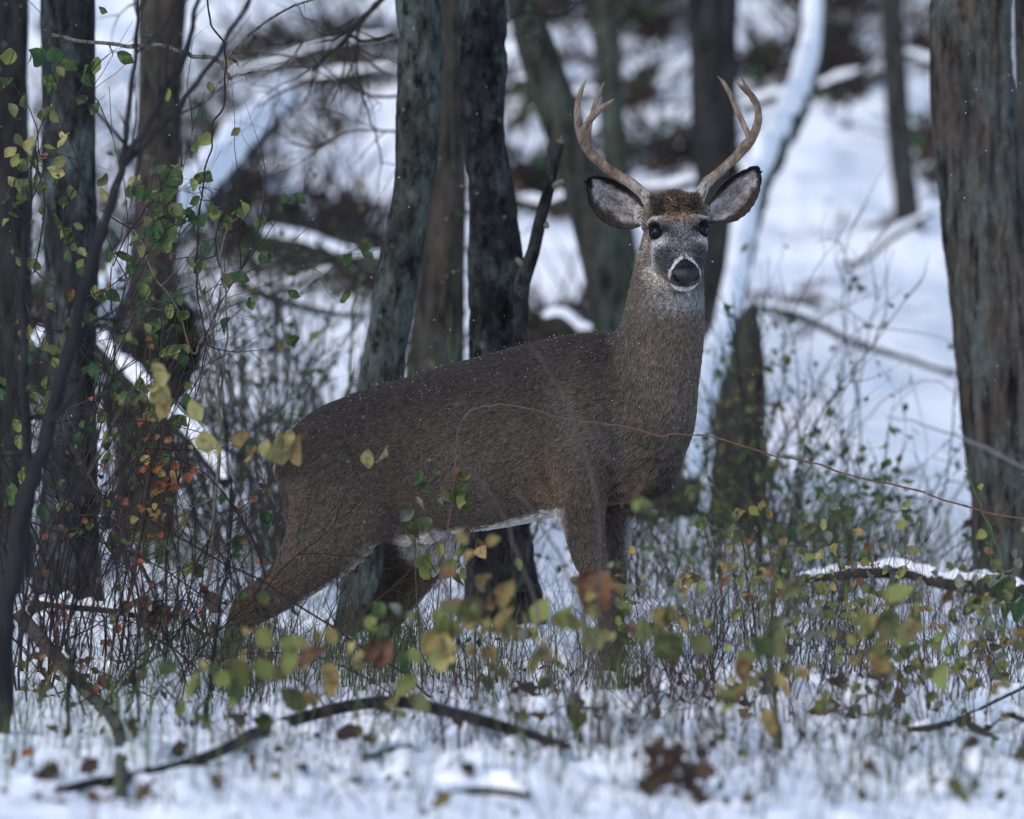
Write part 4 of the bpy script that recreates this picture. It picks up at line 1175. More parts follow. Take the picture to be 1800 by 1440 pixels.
def leaf_mesh(kind, col, var):
    k = (kind, col, var)
    if k not in _leafm:
        v, q = leaf_verts(kind, var * 7 + 3)
        me = mesh_np('leaf', v, q); me.materials.append(LM[col]); _leafm[k] = me
    return _leafm[k]

from mathutils import Matrix
def frame_m(pos, d, nrm, size):
    d = Vector(d).normalized(); n = Vector(nrm); n = (n - d * n.dot(d))
    if n.length < 1e-4: n = d.orthogonal()
    n.normalize(); s = n.cross(d)
    M = Matrix((d, s, n)).transposed().to_4x4()
    return Matrix.Translation(Vector(pos)) @ M @ Matrix.Scale(size, 4)

def add_leaf(parent, origin, pos, size, col, kind='oval', r=rnd, hang=0.6, face=1.0, label=None):
    """a leaf hanging from pos; size in metres"""
    d = (r.uniform(-1, 1), r.uniform(-0.7, 0.7), -hang * 1.6 + r.uniform(-0.5, 0.6))
    n = (r.uniform(-0.8, 0.8), -1.0 * face + r.uniform(-0.6, 0.6), r.uniform(-0.2, 0.9))
    o = bpy.data.objects.new('leaf', leaf_mesh(kind, col, r.randrange(9)))
    scene.collection.objects.link(o); o.parent = parent
    o.matrix_local = frame_m(np.asarray(pos) - origin, d, n, size)
    return o

def geo_leaf(G, pos, size, kind, r_, hang=0.5):
    v, q = leaf_verts(kind, int(r_.integers(40)))
    v = v[:, :]; 
    d = Vector((r_.uniform(-1, 1), r_.uniform(-0.8, 0.8), -hang + r_.uniform(-0.6, 0.6)))
    n = Vector((r_.uniform(-1, 1), r_.uniform(-1.4, 0.4), r_.uniform(-0.3, 1)))
    M = np.array(frame_m(pos, d, n, size))
    G.add(v @ M[:3, :3].T + M[:3, 3], q)

def geo_leaf_lo(G, pos, size, r_, hang=0.4):
    d = r_.normal(0, 1, 3) + np.array([0, 0, -hang]); d /= np.linalg.norm(d)
    n = r_.normal(0, 1, 3); n -= d * np.dot(n, d); n /= np.linalg.norm(n); s = np.cross(n, d)
    G.add(np.array([pos, pos + d * size * 0.5 + s * size * 0.3 + n * size * 0.1, pos + d * size, pos + d * size * 0.5 - s * size * 0.3 + n * size * 0.1, pos + d * size * 0.5]), t=[(0, 1, 4), (1, 2, 4), (2, 3, 4), (3, 0, 4)])

# ------------------------------------------------------------------ traced plants: stems follow photo pixels at a distance
def stem_pts(st, D, n=8):
    """st: (px, py) or (px, py, D)"""
    P = np.array([W(p[0], p[1], p[2] if len(p) > 2 else D) for p in st])
    return catmull(P, n)

def wiggle(P, amp, seed):
    L = np.arange(len(P))[:, None] * 0.35
    return P + np.stack([vnoise(np.hstack([L, L * 0, L * 0 + k * 9.1]), seed) for k in range(3)], -1) * amp

def plant(name, label, cat, stems, D, mat, leaves=(), group=None, side=0, side_len=0.12, wig=0.004, sides=6, root=None, nodes=True, seed=1, side_mat=None):
    """stems: list of (points, r_px0, r_px1). leaves: (px, py, size_px, colour, kind[, D])"""
    r_ = np.random.default_rng(seed)
    lo = min((p for st, _, _ in stems for p in st), key=lambda p: -p[1])
    rp = W(lo[0], lo[1], lo[2] if len(lo) > 2 else D) if root is None else W(*root)
    o = np.array([rp[0], rp[1], gs1(rp[0], rp[1])])
    t = empty(name, o, label, cat, group)
    for i, (st, r0, r1) in enumerate(stems):
        G = Geo()
        P = wiggle(stem_pts(st, D), wig, seed * 11 + i)
        s = D / FPX
        rad = np.linspace(r0, r1, len(P)) * s
        if nodes: rad = rad * (1 + 0.35 * np.clip(vnoise(np.stack([np.arange(len(P)) * 1.7, np.zeros(len(P)), np.full(len(P), seed + i)], -1), 3) - 0.45, 0, 1) * 2)
        G.tube(P, rad, sides if max(r0, r1) < 8 else 20, disp=None if max(r0, r1) < 6 else bark_disp(0.0015, seed, 0.2, 60, 0.001))
        for j in range(side):
            k = int(r_.integers(2, len(P) - 1))
            d = P[k] - P[k - 1]; d /= np.linalg.norm(d)
            B = limb_path(P[k], d + r_.normal(0, 0.6, 3) * [1, 0.6, 1], side_len * r_.uniform(0.4, 1.4), 8, 0.16, seed * 31 + i * 97 + j)
            G.tube(B, np.linspace(rad[k] * 0.55, 0.0005, len(B)), 4)
            if r_.random() < 0.6:
                B2 = limb_path(B[4], B[5] - B[4] + r_.normal(0, 0.02, 3), side_len * 0.4, 5, 0.16, seed * 37 + i * 91 + j)
                G.tube(B2, np.linspace(rad[k] * 0.35, 0.0004, len(B2)), 3)
        put('stem', G.mesh('stem', o), mat, t)
    rr = random.Random(seed * 3 + 1)
    for lf in leaves:
        px, py, sz, col, kind = lf[:5]; Dl = lf[5] if len(lf) > 5 else D
        add_leaf(t, o, W(px, py - sz * 0.5, Dl), sz * Dl / FPX * 1.15, col, kind, rr)
    return t

def along(stems, n, size, cols, kind, jit=8, seed=1, t0=0.0, t1=1.0):
    """leaves strewn along stems in photo pixels"""
    r_ = random.Random(seed); out = []
    for _ in range(n):
        st = r_.choice(stems)[0]; P = catmull(np.array([p[:2] for p in st], float), 8)
        k = int((t0 + (t1 - t0) * r_.random()) * (len(P) - 1))
        out.append((P[k][0] + r_.gauss(0, jit), P[k][1] + r_.gauss(0, jit), r_.uniform(*size), r_.choice(cols), kind))
    return out

# hanging vine
plant('vine', 'thin dark vine hanging down in bends through the upper left of the tangle', 'vine',
      [([(362, -20), (370, 30), (376, 50), (395, 82), (396, 140), (392, 190), (376, 215), (373, 255), (360, 305), (352, 370), (347, 430), (344, 480)], 1.9, 1.6), ([(344, 480), (352, 545), (362, 600), (350, 660), (325, 708)], 1.6, 1.2)],
      22.25, TWIG, [(345, 258, 24, 'green', 'oval'), (368, 246, 26, 'lime', 'round')], wig=0.003, seed=3)
# dead branch with forks, sharp
plant('dead_branch', 'lichened dead branch ending in forked twigs at the top left', 'branch',
      [([(90, 62), (150, 74), (215, 80), (265, 79), (315, 90), (340, 98), (375, 104), (392, 116), (404, 138)], 3.2, 4.2), ([(398, 106), (420, 80), (450, 52), (490, 24), (520, 10), (560, -8)], 2.6, 1.8),
       ([(402, 142), (425, 130), (465, 126), (500, 116), (526, 96)], 2.0, 1.2), ([(400, 104), (402, 96), (410, 106), (418, 108)], 1.4, 1), ([(404, 138), (396, 148), (392, 151)], 1.4, 1), ([(520, 8), (532, 28), (550, 38)], 1.2, 0.8), ([(270, 62), (250, 60)], 1, 0.7)],
      22.3, bark_mat('dead_branch_bark', (0.05, 0.04, 0.035), (0.17, 0.145, 0.13), (0.2, 0.22, 0.2), 0.4, 3.0, 30), side=3, side_len=0.035, wig=0.004, seed=5, sides=10, root=(120, 1040, 24.4))
# blurred forked sapling, nearer than the deer
plant('forked_sapling', 'large blurred dark sapling forking near the top left, nearer than the deer', 'sapling',
      [([(2, 1450, 19.6), (0, 1240, 19.6), (12, 1080, 19.6), (30, 960, 19.6), (52, 860, 19.6), (74, 790, 19.6), (100, 700, 19.6), (125, 600, 19.6), (152, 500, 19.6), (185, 395, 19.6), (210, 300, 19.6), (214, 270, 19.6)], 19, 6.5),
       ([(214, 275), (228, 180), (240, 80), (246, -20)], 6, 4), ([(214, 282), (262, 215), (300, 140), (330, 70), (350, -10)], 7, 4.5), ([(222, 292), (270, 235), (320, 180), (372, 110), (425, 20), (445, -20)], 6, 4),
       ([(58, 850), (44, 760), (40, 640), (42, 500), (48, 380), (60, 260)], 8, 3)],
      19.6, plain_mat('sapling_bark', (0.021, 0.021, 0.024), 0.85, 0.35, 20, 0.1, (1, 1, 0.3)), side=4, side_len=0.25, wig=0.006, seed=7)
plant('thin_sapling', 'blurred thin dark stem bowing upward in front of the deer\'s hind hoof', 'sapling',
      [([(345, 1450), (352, 1340), (368, 1230), (378, 1130), (392, 1040), (402, 950), (405, 860), (398, 760), (388, 640)], 5.5, 2)], 19.7, TWIG_BLUE, side=5, side_len=0.2, wig=0.005, seed=9)
plant('thin_sapling', 'blurred dark stem rising from the bottom edge and leaning left, left of the crooked branch', 'sapling',
      [([(282, 1450), (262, 1350), (245, 1270), (236, 1200), (222, 1100), (198, 980), (186, 860), (196, 700)], 4, 2)], 19.8, TWIG_BLUE, side=5, side_len=0.2, wig=0.005, seed=11)
plant('thin_sapling', 'blurred upright dark stem nearest the lower left corner', 'sapling',
      [([(108, 1450), (112, 1350), (122, 1250), (128, 1140), (132, 1060), (140, 940)], 5.5, 2.5)], 19.5, TWIG_BLUE, side=4, side_len=0.2, wig=0.005, seed=12)
# pale tangled stems
plant('woody_shrub', 'tall shrub of pale twisting stems left of the deer\'s rump', 'shrub',
      [([(330, 1200), (352, 1100), (368, 1010), (376, 900), (384, 800), (386, 720), (378, 640), (368, 560), (352, 510), (346, 478)], 4.6, 2.0), ([(384, 710), (398, 600), (397, 520), (388, 470), (402, 400), (425, 375)], 2.2, 1.2),
       ([(372, 640), (355, 600), (340, 620), (318, 560), (300, 520), (268, 480), (245, 415), (205, 380)], 2.0, 1.2), ([(386, 715), (378, 660), (366, 660), (364, 700), (380, 720)], 1.6, 1.2), ([(376, 560), (392, 510), (396, 480)], 1.5, 1)],
      22.6, TWIG_PALE, [(322, 515, 20, 'green', 'oval'), (282, 436, 26, 'green', 'oval')], side=5, side_len=0.12, wig=0.004, seed=13)
# orange barberry
bar = [([(205, 1180), (222, 1080), (240, 1000), (252, 900), (264, 820), (272, 760), (277, 712)], 2.6, 1.2), ([(240, 1010), (262, 930), (285, 870), (310, 830), (330, 800)], 1.8, 0.9), ([(190, 1200), (200, 1120), (205, 1000), (215, 900), (205, 800)], 1.6, 0.8),
       ([(150, 1190), (160, 1130), (120, 1100), (60, 1060)], 1.3, 0.7), ([(262, 600), (256, 560), (250, 520)], 1.2, 0.8), ([(262, 600), (268, 700), (264, 800)], 1.2, 1.4)]
plant('barberry', 'upright barberry twigs set with small orange leaves left of the rump', 'shrub', bar, 22.1, TWIG_RED,
      along(bar[:2], 62, (10, 19), ['orange', 'orange', 'orange', 'rust', 'gold'], 'round', 13, 3, 0.1, 1.0) + along(bar[2:4], 22, (9, 15), ['orange', 'rust'], 'round', 16, 4) + along(bar[4:], 22, (9, 13), ['green', 'dark', 'orange'], 'round', 9, 5),
      side=5, side_len=0.07, wig=0.003, seed=15)
plant('barberry', 'low barberry twigs with reddish leaves over the snow at lower left', 'shrub',
      [([(90, 1330), (70, 1260), (58, 1190), (80, 1130)], 1.6, 0.8), ([(95, 1330), (140, 1240), (165, 1150), (150, 1080)], 1.6, 0.8), ([(60, 1340), (30, 1280), (10, 1200)], 1.4, 0.7), ([(160, 1330), (160, 1230), (200, 1130), (215, 1060)], 1.6, 0.8)], 21.4, TWIG_RED,
      along([([(58, 1190), (90, 1180), (60, 1240)], 0, 0), ([(150, 1200), (165, 1260), (160, 1350)], 0, 0), ([(20, 1300), (30, 1240)], 0, 0)], 36, (9, 18), ['orange', 'rust', 'brown'], 'round', 16, 8), side=6, side_len=0.08, seed=17)
# blurred yellow leaves in front
plant('yellow_leaved_branch', 'blurred branch of pale yellow leaves reaching in front of the rump', 'branch',
      [([(150, 840, 20.0), (215, 720, 20.1), (262, 650, 20.2), (300, 700, 20.3), (345, 740, 20.3), (375, 770, 20.3), (440, 775, 20.3), (500, 785, 20.3), (550, 770, 20.3)], 2.0, 1.0), ([(300, 700, 20.3), (290, 660, 20.3), (278, 640, 20.3)], 1.2, 0.8)], 20.2, TWIG_BROWN,
      [(278, 665, 46, 'yellow', 'oval'), (270, 690, 44, 'yellow', 'round'), (292, 690, 34, 'yellow', 'oval'), (305, 722, 42, 'gold', 'round'), (335, 722, 40, 'yellow', 'oval'), (290, 655, 26, 'gold', 'oval'), (360, 775, 38, 'yellow', 'round'), (385, 790, 34, 'lime', 'lance'),
       (435, 775, 34, 'gold', 'round'), (450, 800, 30, 'gold', 'lance'), (470, 788, 36, 'yellow', 'oval'), (500, 800, 62, 'yellow', 'round'), (525, 790, 50, 'gold', 'oval'), (540, 775, 44, 'rust', 'lance'), (515, 778, 40, 'yellow', 'oval')], seed=19)
plant('seed_pod_twig', 'two small pale yellow oval leaves hanging in front of the deer\'s hip', 'twig', [([(600, 1250, 20.8), (625, 1050, 20.8), (648, 900, 20.8), (662, 770, 20.8), (684, 772, 20.8)], 1.2, 0.8)], 20.8, TWIG_BROWN,
      [(648, 806, 34, 'yellow', 'oval'), (680, 800, 32, 'yellow', 'lance')], seed=20)
# long arching bramble
TWIG_ORANGE = plain_mat('cane_orange_brown', (0.13, 0.066, 0.045), 0.6, 0.35, 40)
plant('bramble_cane', 'long thin reddish bramble cane arching over the deer\'s flank toward the right edge', 'bramble',
      [([(802, 800), (806, 755), (818, 730), (845, 716), (880, 712), (930, 720), (990, 736), (1060, 745), (1110, 752), (1160, 768), (1190, 762), (1260, 772), (1350, 798), (1430, 815), (1500, 838), (1590, 856), (1680, 885), (1750, 905), (1830, 918)], 1.0, 1.9),
       ([(800, 800), (792, 900), (770, 1050), (760, 1230)], 1.2, 1.6)], 21.75, TWIG_ORANGE, side=16, side_len=0.011, wig=0.0035, seed=21)
# stems crossing in front of the deer, far out of focus
plant('near_stalk', 'soft out-of-focus stalks crossing in front of the deer\'s shoulder and belly', 'stalk',
      [([(760, 772), (810, 810), (850, 850), (885, 910), (915, 985), (940, 1060), (965, 1160), (985, 1300), (990, 1440)], 1.2, 2.8), ([(930, 610), (968, 660), (1000, 715), (1020, 780), (1045, 860), (1052, 950), (1050, 1060), (1040, 1240), (1035, 1420)], 1.1, 2.8),
       ([(905, 860), (940, 905), (975, 960), (1010, 1050), (1060, 1200), (1085, 1400)], 1.8, 3.2), ([(1000, 715), (1040, 770), (1075, 820)], 1.6, 1.0)], 18.6, plain_mat('stalk_mauve', (0.09, 0.073, 0.07), 0.8, 0.2, 20), side=3, side_len=0.15, seed=23)
plant('near_stalk', 'faint blurred reddish twig slanting across the deer\'s hip', 'stalk',
      [([(520, 740), (600, 765), (655, 800), (700, 850), (740, 905), (780, 1010), (800, 1180), (805, 1400)], 1.6, 3.2), ([(730, 868), (680, 880), (600, 872)], 1.5, 1)], 18.9, TWIG_RED, seed=24)
plant('near_stalk', 'blurred pale stalk curving up in front of the thick ridged tree', 'stalk',
      [([(1830, 845), (1760, 800), (1690, 770), (1620, 745), (1555, 735)], 3.2, 1.2), ([(1460, 810), (1490, 770), (1540, 715), (1590, 680), (1640, 668), (1680, 690)], 1.6, 1.0)], 18.8, plain_mat('stalk_grey', (0.17, 0.15, 0.16), 0.8, 0.2, 20), seed=25, root=(1830, 1440, 18.8))
# sprig in front of the belly
plant('leafy_sprig', 'sprig of curled snow-dusted green leaves in front of the deer\'s belly', 'sprig',
      [([(742, 1230), (735, 1100), (728, 980), (730, 920), (738, 870), (770, 868), (800, 845)], 1.8, 1.0), ([(770, 868), (800, 880), (830, 900)], 1, 0.7), ([(728, 960), (716, 930), (722, 900)], 1, 0.7)], 21.7, TWIG_BROWN,
      [(742, 842, 26, 'green', 'oval'), (752, 858, 22, 'green', 'round'), (772, 835, 18, 'green', 'oval'), (798, 840, 34, 'rust', 'oval'), (815, 838, 24, 'green', 'round'), (775, 868, 30, 'olive', 'oval'), (795, 875, 38, 'green', 'round'), (790, 892, 34, 'green', 'oval'), (810, 885, 30, 'lime', 'oval'),
       (828, 892, 36, 'green', 'lance'), (776, 890, 34, 'grey', 'lance'), (812, 868, 24, 'green', 'oval'), (730, 890, 34, 'grey', 'lance'), (728, 910, 30, 'grey', 'oval'), (738, 928, 34, 'green', 'round'), (712, 940, 32, 'green', 'oval'), (722, 955, 30, 'lime', 'lance'), (720, 925, 20, 'olive', 'oval')], seed=27)
plant('leafy_sprig', 'twig of speckled yellow-green and brown leaves hanging below the deer\'s belly', 'sprig',
      [([(800, 1240), (795, 1120), (790, 1020), (800, 960), (822, 920), (835, 950)], 1.6, 0.9), ([(790, 1000), (770, 960), (756, 940)], 1.1, 0.7), ([(790, 1040), (764, 1000), (748, 980)], 1.1, 0.7)], 21.5, TWIG_BROWN,
      [(824, 940, 26, 'brown', 'oval'), (838, 960, 28, 'rust', 'oval'), (845, 972, 24, 'gold', 'round'), (772, 965, 22, 'lime', 'oval'), (756, 990, 34, 'lime', 'round'), (742, 1005, 32, 'lime', 'oval'), (800, 1000, 34, 'lime', 'round'), (812, 1010, 26, 'olive', 'oval'), (790, 1020, 36, 'green', 'lance'), (775, 1008, 22, 'grey', 'oval')], seed=28)
plant('bramble_cane', 'thin dark cane slanting down right across the deer\'s hind leg', 'bramble',
      [([(100, 820), (180, 870), (290, 932), (380, 984), (470, 1028), (560, 1085), (650, 1145), (730, 1200), (790, 1260)], 1.5, 2.4), ([(235, 840), (300, 900), (340, 960), (300, 910)], 1, 0.8)], 21.3, TWIG, side=4, side_len=0.08, seed=29)
plant('bramble_cane', 'thin dark cane bowing left to right just above the blurred yellow leaves', 'bramble',
      [([(330, 1190), (380, 1165), (440, 1150), (520, 1148), (590, 1165), (660, 1200), (720, 1260)], 1.6, 1.6)], 21.0, TWIG, side=2, side_len=0.06, seed=30)
plant('bramble_cane', 'green thorny cane arching up before the thick ridged tree', 'bramble',
      [([(1770, 1230), (1765, 1130), (1768, 1030), (1752, 960), (1728, 900), (1706, 850), (1696, 826)], 2.6, 1.4), ([(1740, 930), (1745, 1000)], 1, 0.8)], 21.9, TWIG_GREEN,
      [(1724, 858, 16, 'lime', 'oval'), (1722, 866, 14, 'green', 'round'), (1762, 1030, 46, 'grey', 'oval'), (1778, 1030, 44, 'green', 'round'), (1790, 1070, 40, 'dark', 'oval'), (1780, 1075, 30, 'green', 'oval'), (1788, 1110, 30, 'green', 'lance'), (1784, 1010, 26, 'grey', 'round')], side=3, side_len=0.05, seed=31)
plant('bare_seedling', 'small bare twig with buds standing alone right of the deer\'s knees', 'twig', [([(1330, 1150), (1318, 1040), (1305, 960), (1290, 900), (1275, 870), (1255, 850), (1242, 838)], 2, 1.0), ([(1255, 850), (1256, 826)], 1, 0.8)], 21.8, TWIG_RED, side=2, side_len=0.04, seed=32)
# ------------------------------------------------------------------ shrubs grown from the ground
def bush(name, label, cat, px, D, h, w, nst, mat, seed, leaves=0, lcols=('green',), lsize=(0.02, 0.04), group=None, joined=True, thick=0.004, kind='oval', lean=0.0, base_w=0.15, branch=3, zmin=0.2, droop=0.0, wob=0.10):
    """D distance, h / w in metres"""
    r_ = np.random.default_rng(seed); rr = random.Random(seed)
    x0 = W(px, 720, D)[0]
    o = np.array([x0, D, gs1(x0, D)])
    t = empty(name, o, label, cat, group)
    G = Geo(); tips = []
    for i in range(nst):
        if nst <= 12: G = Geo()
        a = r_.uniform(0, 6.28); q = r_.random()
        b0 = o + np.array([math.cos(a), math.sin(a), 0]) * base_w * w * q; b0[2] = gs1(b0[0], b0[1]) - 0.03
        d = np.array([math.cos(a) * q * w / h * 0.9 + lean, math.sin(a) * q * w / h * 0.5, 1.0])
        L = h * r_.uniform(0.55, 1.1)
        P = limb_path(b0, d, L, 12, wob, seed * 101 + i, droop)
        th = thick * r_.uniform(0.5, 1.2)
        G.tube(P, np.linspace(th, th * 0.25, len(P)), 5)
        for j in range(branch):
            k = int(r_.integers(3, 12))
            B = limb_path(P[k], (P[k] - P[k - 1]) / np.linalg.norm(P[k] - P[k - 1]) + r_.normal(0, 0.55, 3), L * r_.uniform(0.15, 0.45), 7, 0.14, seed * 103 + i * 9 + j, droop)
            G.tube(B, np.linspace(th * 0.5, th * 0.13, len(B)), 4); tips.append(B)
            if r_.random() < 0.6:
                B2 = limb_path(B[4], B[5] - B[4] + r_.normal(0, 0.03, 3), L * 0.15, 5, 0.2, seed * 107 + i * 9 + j, droop)
                G.tube(B2, np.linspace(th * 0.3, th * 0.1, len(B2)), 3); tips.append(B2)
        tips.append(P[5:])
        if nst <= 12: put('stem', G.mesh('stem', o), mat, t)
    if nst > 12: put('stems', G.mesh('stems', o), mat, t, kind='stuff')
    if leaves:
        if joined:
            gs = {}
            for i in range(leaves):
                T = tips[r_.integers(len(tips))]; p = T[r_.integers(len(T))] + r_.normal(0, 0.008, 3)
                c = lcols[r_.integers(len(lcols))]
                geo_leaf_lo(gs.setdefault(c, Geo()), p, r_.uniform(*lsize) , r_)
            for c, G in gs.items(): put('foliage', G.mesh('foliage', o, False), LM[c], t, kind='stuff')
        else:
            for i in range(leaves):
                T = tips[r_.integers(len(tips))]; p = T[r_.integers(len(T))]
                if p[2] < o[2] + zmin * h: p = T[-1]
                add_leaf(t, o, p, rr.uniform(*lsize), rr.choice(lcols), rr.choice(['round', 'oval', 'oval', 'lobed', 'lance']) if kind == 'mix' else kind, rr)
    return t

# brush behind the deer, left
gB = 'blurred bushes between the left trees and the deer'
for i, (px, D, h, w, n, mt, lv, cols, lab) in enumerate([
    (380, 27.5, 1.25, 0.6, 26, TWIG, 130, ('dark', 'olive', 'green'), 'blurred twiggy bush just left of the rump, its top in front of a snowy log'),
    (455, 28.5, 1.2, 0.7, 30, TWIG, 150, ('olive', 'dark', 'grey'), 'blurred olive bush between the pale shrub and the rump'),
    (530, 27.0, 1.1, 0.6, 28, TWIG_BLUE, 110, ('dark', 'olive', 'green'), 'dark blurred bush directly above the rump'),
    (600, 29.5, 1.3, 0.7, 30, TWIG, 150, ('olive', 'grey', 'green'), 'blurred bush touching the left side of the green leaning tree'),
    (330, 29.5, 1.1, 0.7, 26, TWIG_BROWN, 140, ('olive', 'brown', 'dark'), 'brown blurred bush behind the orange-leaved twigs'),
    (720, 26.5, 0.9, 0.35, 12, TWIG_GREEN, 60, ('lime', 'green', 'olive'), 'yellow-green spindly bush between the two dark middle trees'),
    (215, 27.0, 1.0, 0.6, 26, TWIG, 120, ('dark', 'olive', 'brown'), 'dark blurred bush in front of the root hollow'),
    (60, 26.0, 1.2, 0.6, 26, TWIG, 140, ('dark', 'green', 'olive'), 'dark bush left of the lichen-streaked tree'),
    (640, 25.8, 0.55, 0.5, 26, TWIG_BROWN, 90, ('olive', 'green'), 'low blurred bush seen under the belly behind the hind legs'),
    (820, 26.0, 0.5, 0.5, 26, TWIG_BROWN, 70, ('olive', 'green', 'brown'), 'low blurred bush seen under the belly beside the black tree'),
    (480, 25.2, 0.75, 0.4, 24, TWIG, 60, ('dark', 'green', 'olive'), 'blurred twiggy bush just behind the hind thigh')]):
    bush('bush', lab, 'bush', px, D, h, w, int(n * 0.75), TWIG_HAZY if mt in (TWIG, TWIG_BLUE) else mt, 300 + i, lv, cols, (0.025, 0.05), gB, base_w=0.4, thick=0.006)
# brush behind the deer, right
gR = 'blurred bushes on the right between the deer and the thick tree'
for i, (px, D, h, w, n, mt, lv, cols, lab, zl) in enumerate([
    (1175, 27.0, 0.55, 0.5, 22, TWIG_BROWN, 100, ('olive', 'green', 'brown'), 'low blurred bush right behind the deer\'s chest and front legs', 0),
    (1250, 26.0, 0.5, 0.5, 24, TWIG, 120, ('olive', 'green', 'dark'), 'blurred bush at the foot of the snowy fallen tree', 0),
    (1310, 27.5, 1.0, 0.3, 26, TWIG_BROWN, 190, ('olive', 'dark', 'olive'), 'tall dark mossy clump beside the snowy fallen tree', 0),
    (1380, 26.5, 0.6, 0.6, 26, TWIG_BROWN, 140, ('green', 'olive', 'brown'), 'blurred leafy bush right of the mossy clump', 0),
    (1450, 25.5, 0.55, 0.5, 24, TWIG_GREEN, 130, ('green', 'dark', 'lime'), 'blurred bright green leafy bush in the gap before the slope', 0),
    (1500, 27.0, 0.75, 0.6, 20, TWIG, 90, ('dark', 'green'), 'blurred bush with a few dark green leaves against the snow', 0),
    (1570, 26.0, 0.4, 0.5, 22, TWIG_BROWN, 70, ('olive', 'brown', 'grey'), 'low brownish bush nearest the thick ridged tree', 0),
    (1130, 25.2, 0.35, 0.3, 18, TWIG, 50, ('olive', 'grey'), 'low bush just behind the front hooves', 0)]):
    bush('bush', lab, 'bush', px, D, h, w, n, TWIG_HAZY if mt in (TWIG, TWIG_BLUE) else mt, 340 + i, lv, cols, (0.025, 0.05), gR, base_w=0.5, thick=0.004)
# thin saplings against the bright slope
for i, (px, D, h, lab) in enumerate([(1400, 27, 1.1, 'blurred hair-thin sapling left of the open slope'), (1466, 28, 1.3, 'blurred grey sapling in the middle of the open slope'), (1345, 26, 1.0, 'blurred sapling with a small leaf tuft beside the right ear'), (640, 30, 1.7, 'blurred slender sapling left of the green leaning tree'), (560, 31, 1.8, 'blurred slender sapling above the rump'), (470, 30, 1.8, 'blurred crooked sapling in front of the big snowy fallen tree')]):
    bush('sapling', lab, 'sapling', px, D, h, 0.3, 3, TWIG, 380 + i, 14, ('olive', 'green'), (0.02, 0.04), 'thin blurred saplings', base_w=0.3, thick=0.0045, branch=5)

# hillside brush: patches of litter, twigs and saplings that nobody could count
def hill_brush():
    r_ = np.random.default_rng(55)
    G, GL, GD = Geo(), Geo(), Geo()
    spots = [(430, 430, 33, 150, 60, 90), (560, 450, 33, 120, 60, 60), (600, 400, 34, 100, 30, 25), (480, 110, 40, 120, 40, 60), (620, 90, 40, 100, 40, 50), (620, 150, 38, 80, 20, 40), (930, 340, 36, 90, 40, 70), (1000, 350, 36, 90, 40, 60), (960, 40, 42, 100, 40, 60),
             (1150, 60, 42, 80, 30, 60), (1160, 290, 37, 90, 30, 60), (1460, 90, 42, 50, 60, 60), (1480, 150, 40, 50, 50, 70), (1640, 100, 41, 60, 40, 50), (1350, 130, 40, 60, 30, 40), (990, 600, 31, 90, 30, 70), (640, 500, 31, 60, 40, 60),
             (120, 300, 33, 80, 200, 70), (60, 600, 30, 90, 150, 90), (350, 240, 35, 60, 120, 50), (540, 230, 37, 90, 40, 22), (920, 190, 38, 60, 60, 40), (1120, 170, 39, 60, 60, 40), (1640, 280, 39, 40, 60, 40), (1100, 20, 43, 120, 20, 60), (1500, 20, 43, 120, 20, 60), (230, 520, 30, 60, 80, 90), (420, 330, 34, 60, 60, 50)]
    for cx, cy, D, sx, sy, n in spots:
        for i in range(n * 3):
            px, py = cx + r_.normal(0, sx * 0.5), cy + r_.normal(0, sy * 0.5)
            Dp = Dg(px, max(py, -60))
            if Dp > 58 or Dp < 24: continue
            p = W(px, py, Dp); p[2] = gs1(p[0], p[1])
            a = r_.uniform(0, 6.28)
            if i % 3 == 0:
                P = limb_path(p, [math.cos(a), math.sin(a) * 0.4, r_.uniform(0.0, 1.6)], r_.uniform(0.12, 0.6), 6, 0.12, int(r_.integers(1e6)))
                G.tube(P, np.linspace(r_.uniform(0.004, 0.012), 0.002, len(P)), 4)
            else:
                geo_leaf_lo(GL if r_.random() < 0.75 else GD, p + [0, 0, r_.uniform(0.0, 0.12)], r_.uniform(0.05, 0.12), r_, 0)
    put('undergrowth', G.mesh('undergrowth'), TWIG, None, kind='stuff')
    put('leaf_litter', GL.mesh('leaf_litter', smooth=False), LM['brown'], None, kind='stuff')
    put('ivy_ground_cover', GD.mesh('ivy_ground_cover', smooth=False), LM['dark'], None, kind='stuff')
hill_brush()

# dark root hollow below the big fallen tree
def hollow():
    r_ = np.random.default_rng(71)
    c = W(250, 600, 27.6); o = np.array([c[0], c[1], gs1(c[0], c[1])])
    t = empty('root_plate', o, 'dark torn root mass of a toppled tree behind the barberry twigs', 'tree roots')
    th, ph = np.meshgrid(np.linspace(0, math.pi, 40), np.linspace(0, 2 * math.pi, 61)[:-1], indexing='ij')
    u = np.stack([np.sin(th) * np.cos(ph), np.sin(th) * np.sin(ph), np.cos(th)], -1).reshape(-1, 3)
    n = fbm(u * 2.5, 4, 5)
    v = u * (np.array([0.13, 0.10, 0.17]) * (1 + 0.55 * n[:, None])) + [0, 0, 0.60]
    v[:, 0] += (v[:, 2] - 0.5) * 0.35
    k = 60; i = np.arange(39)[:, None] * k; j = np.arange(k)[None, :]; jn = (j + 1) % k
    q = np.stack([i + j, i + jn, i + k + jn, i + k + j], -1).reshape(-1, 4)
    put('soil', mesh_np('soil', v, q), plain_mat('root_soil', (0.014, 0.012, 0.010), 0.95, 0.5, 20), t)
    for a in range(9):
        d = r_.normal(0, 1, 3); d[1] *= 0.4
        P = limb_path([r_.normal(0, 0.1), 0, 0.5 + r_.normal(0, 0.16)], d, r_.uniform(0.25, 0.55), 10, 0.16, 900 + a)
        G = Geo(); G.tube(P, np.linspace(0.018, 0.003, len(P)), 7); put('root', G.mesh('root'), BK_FAR, t)
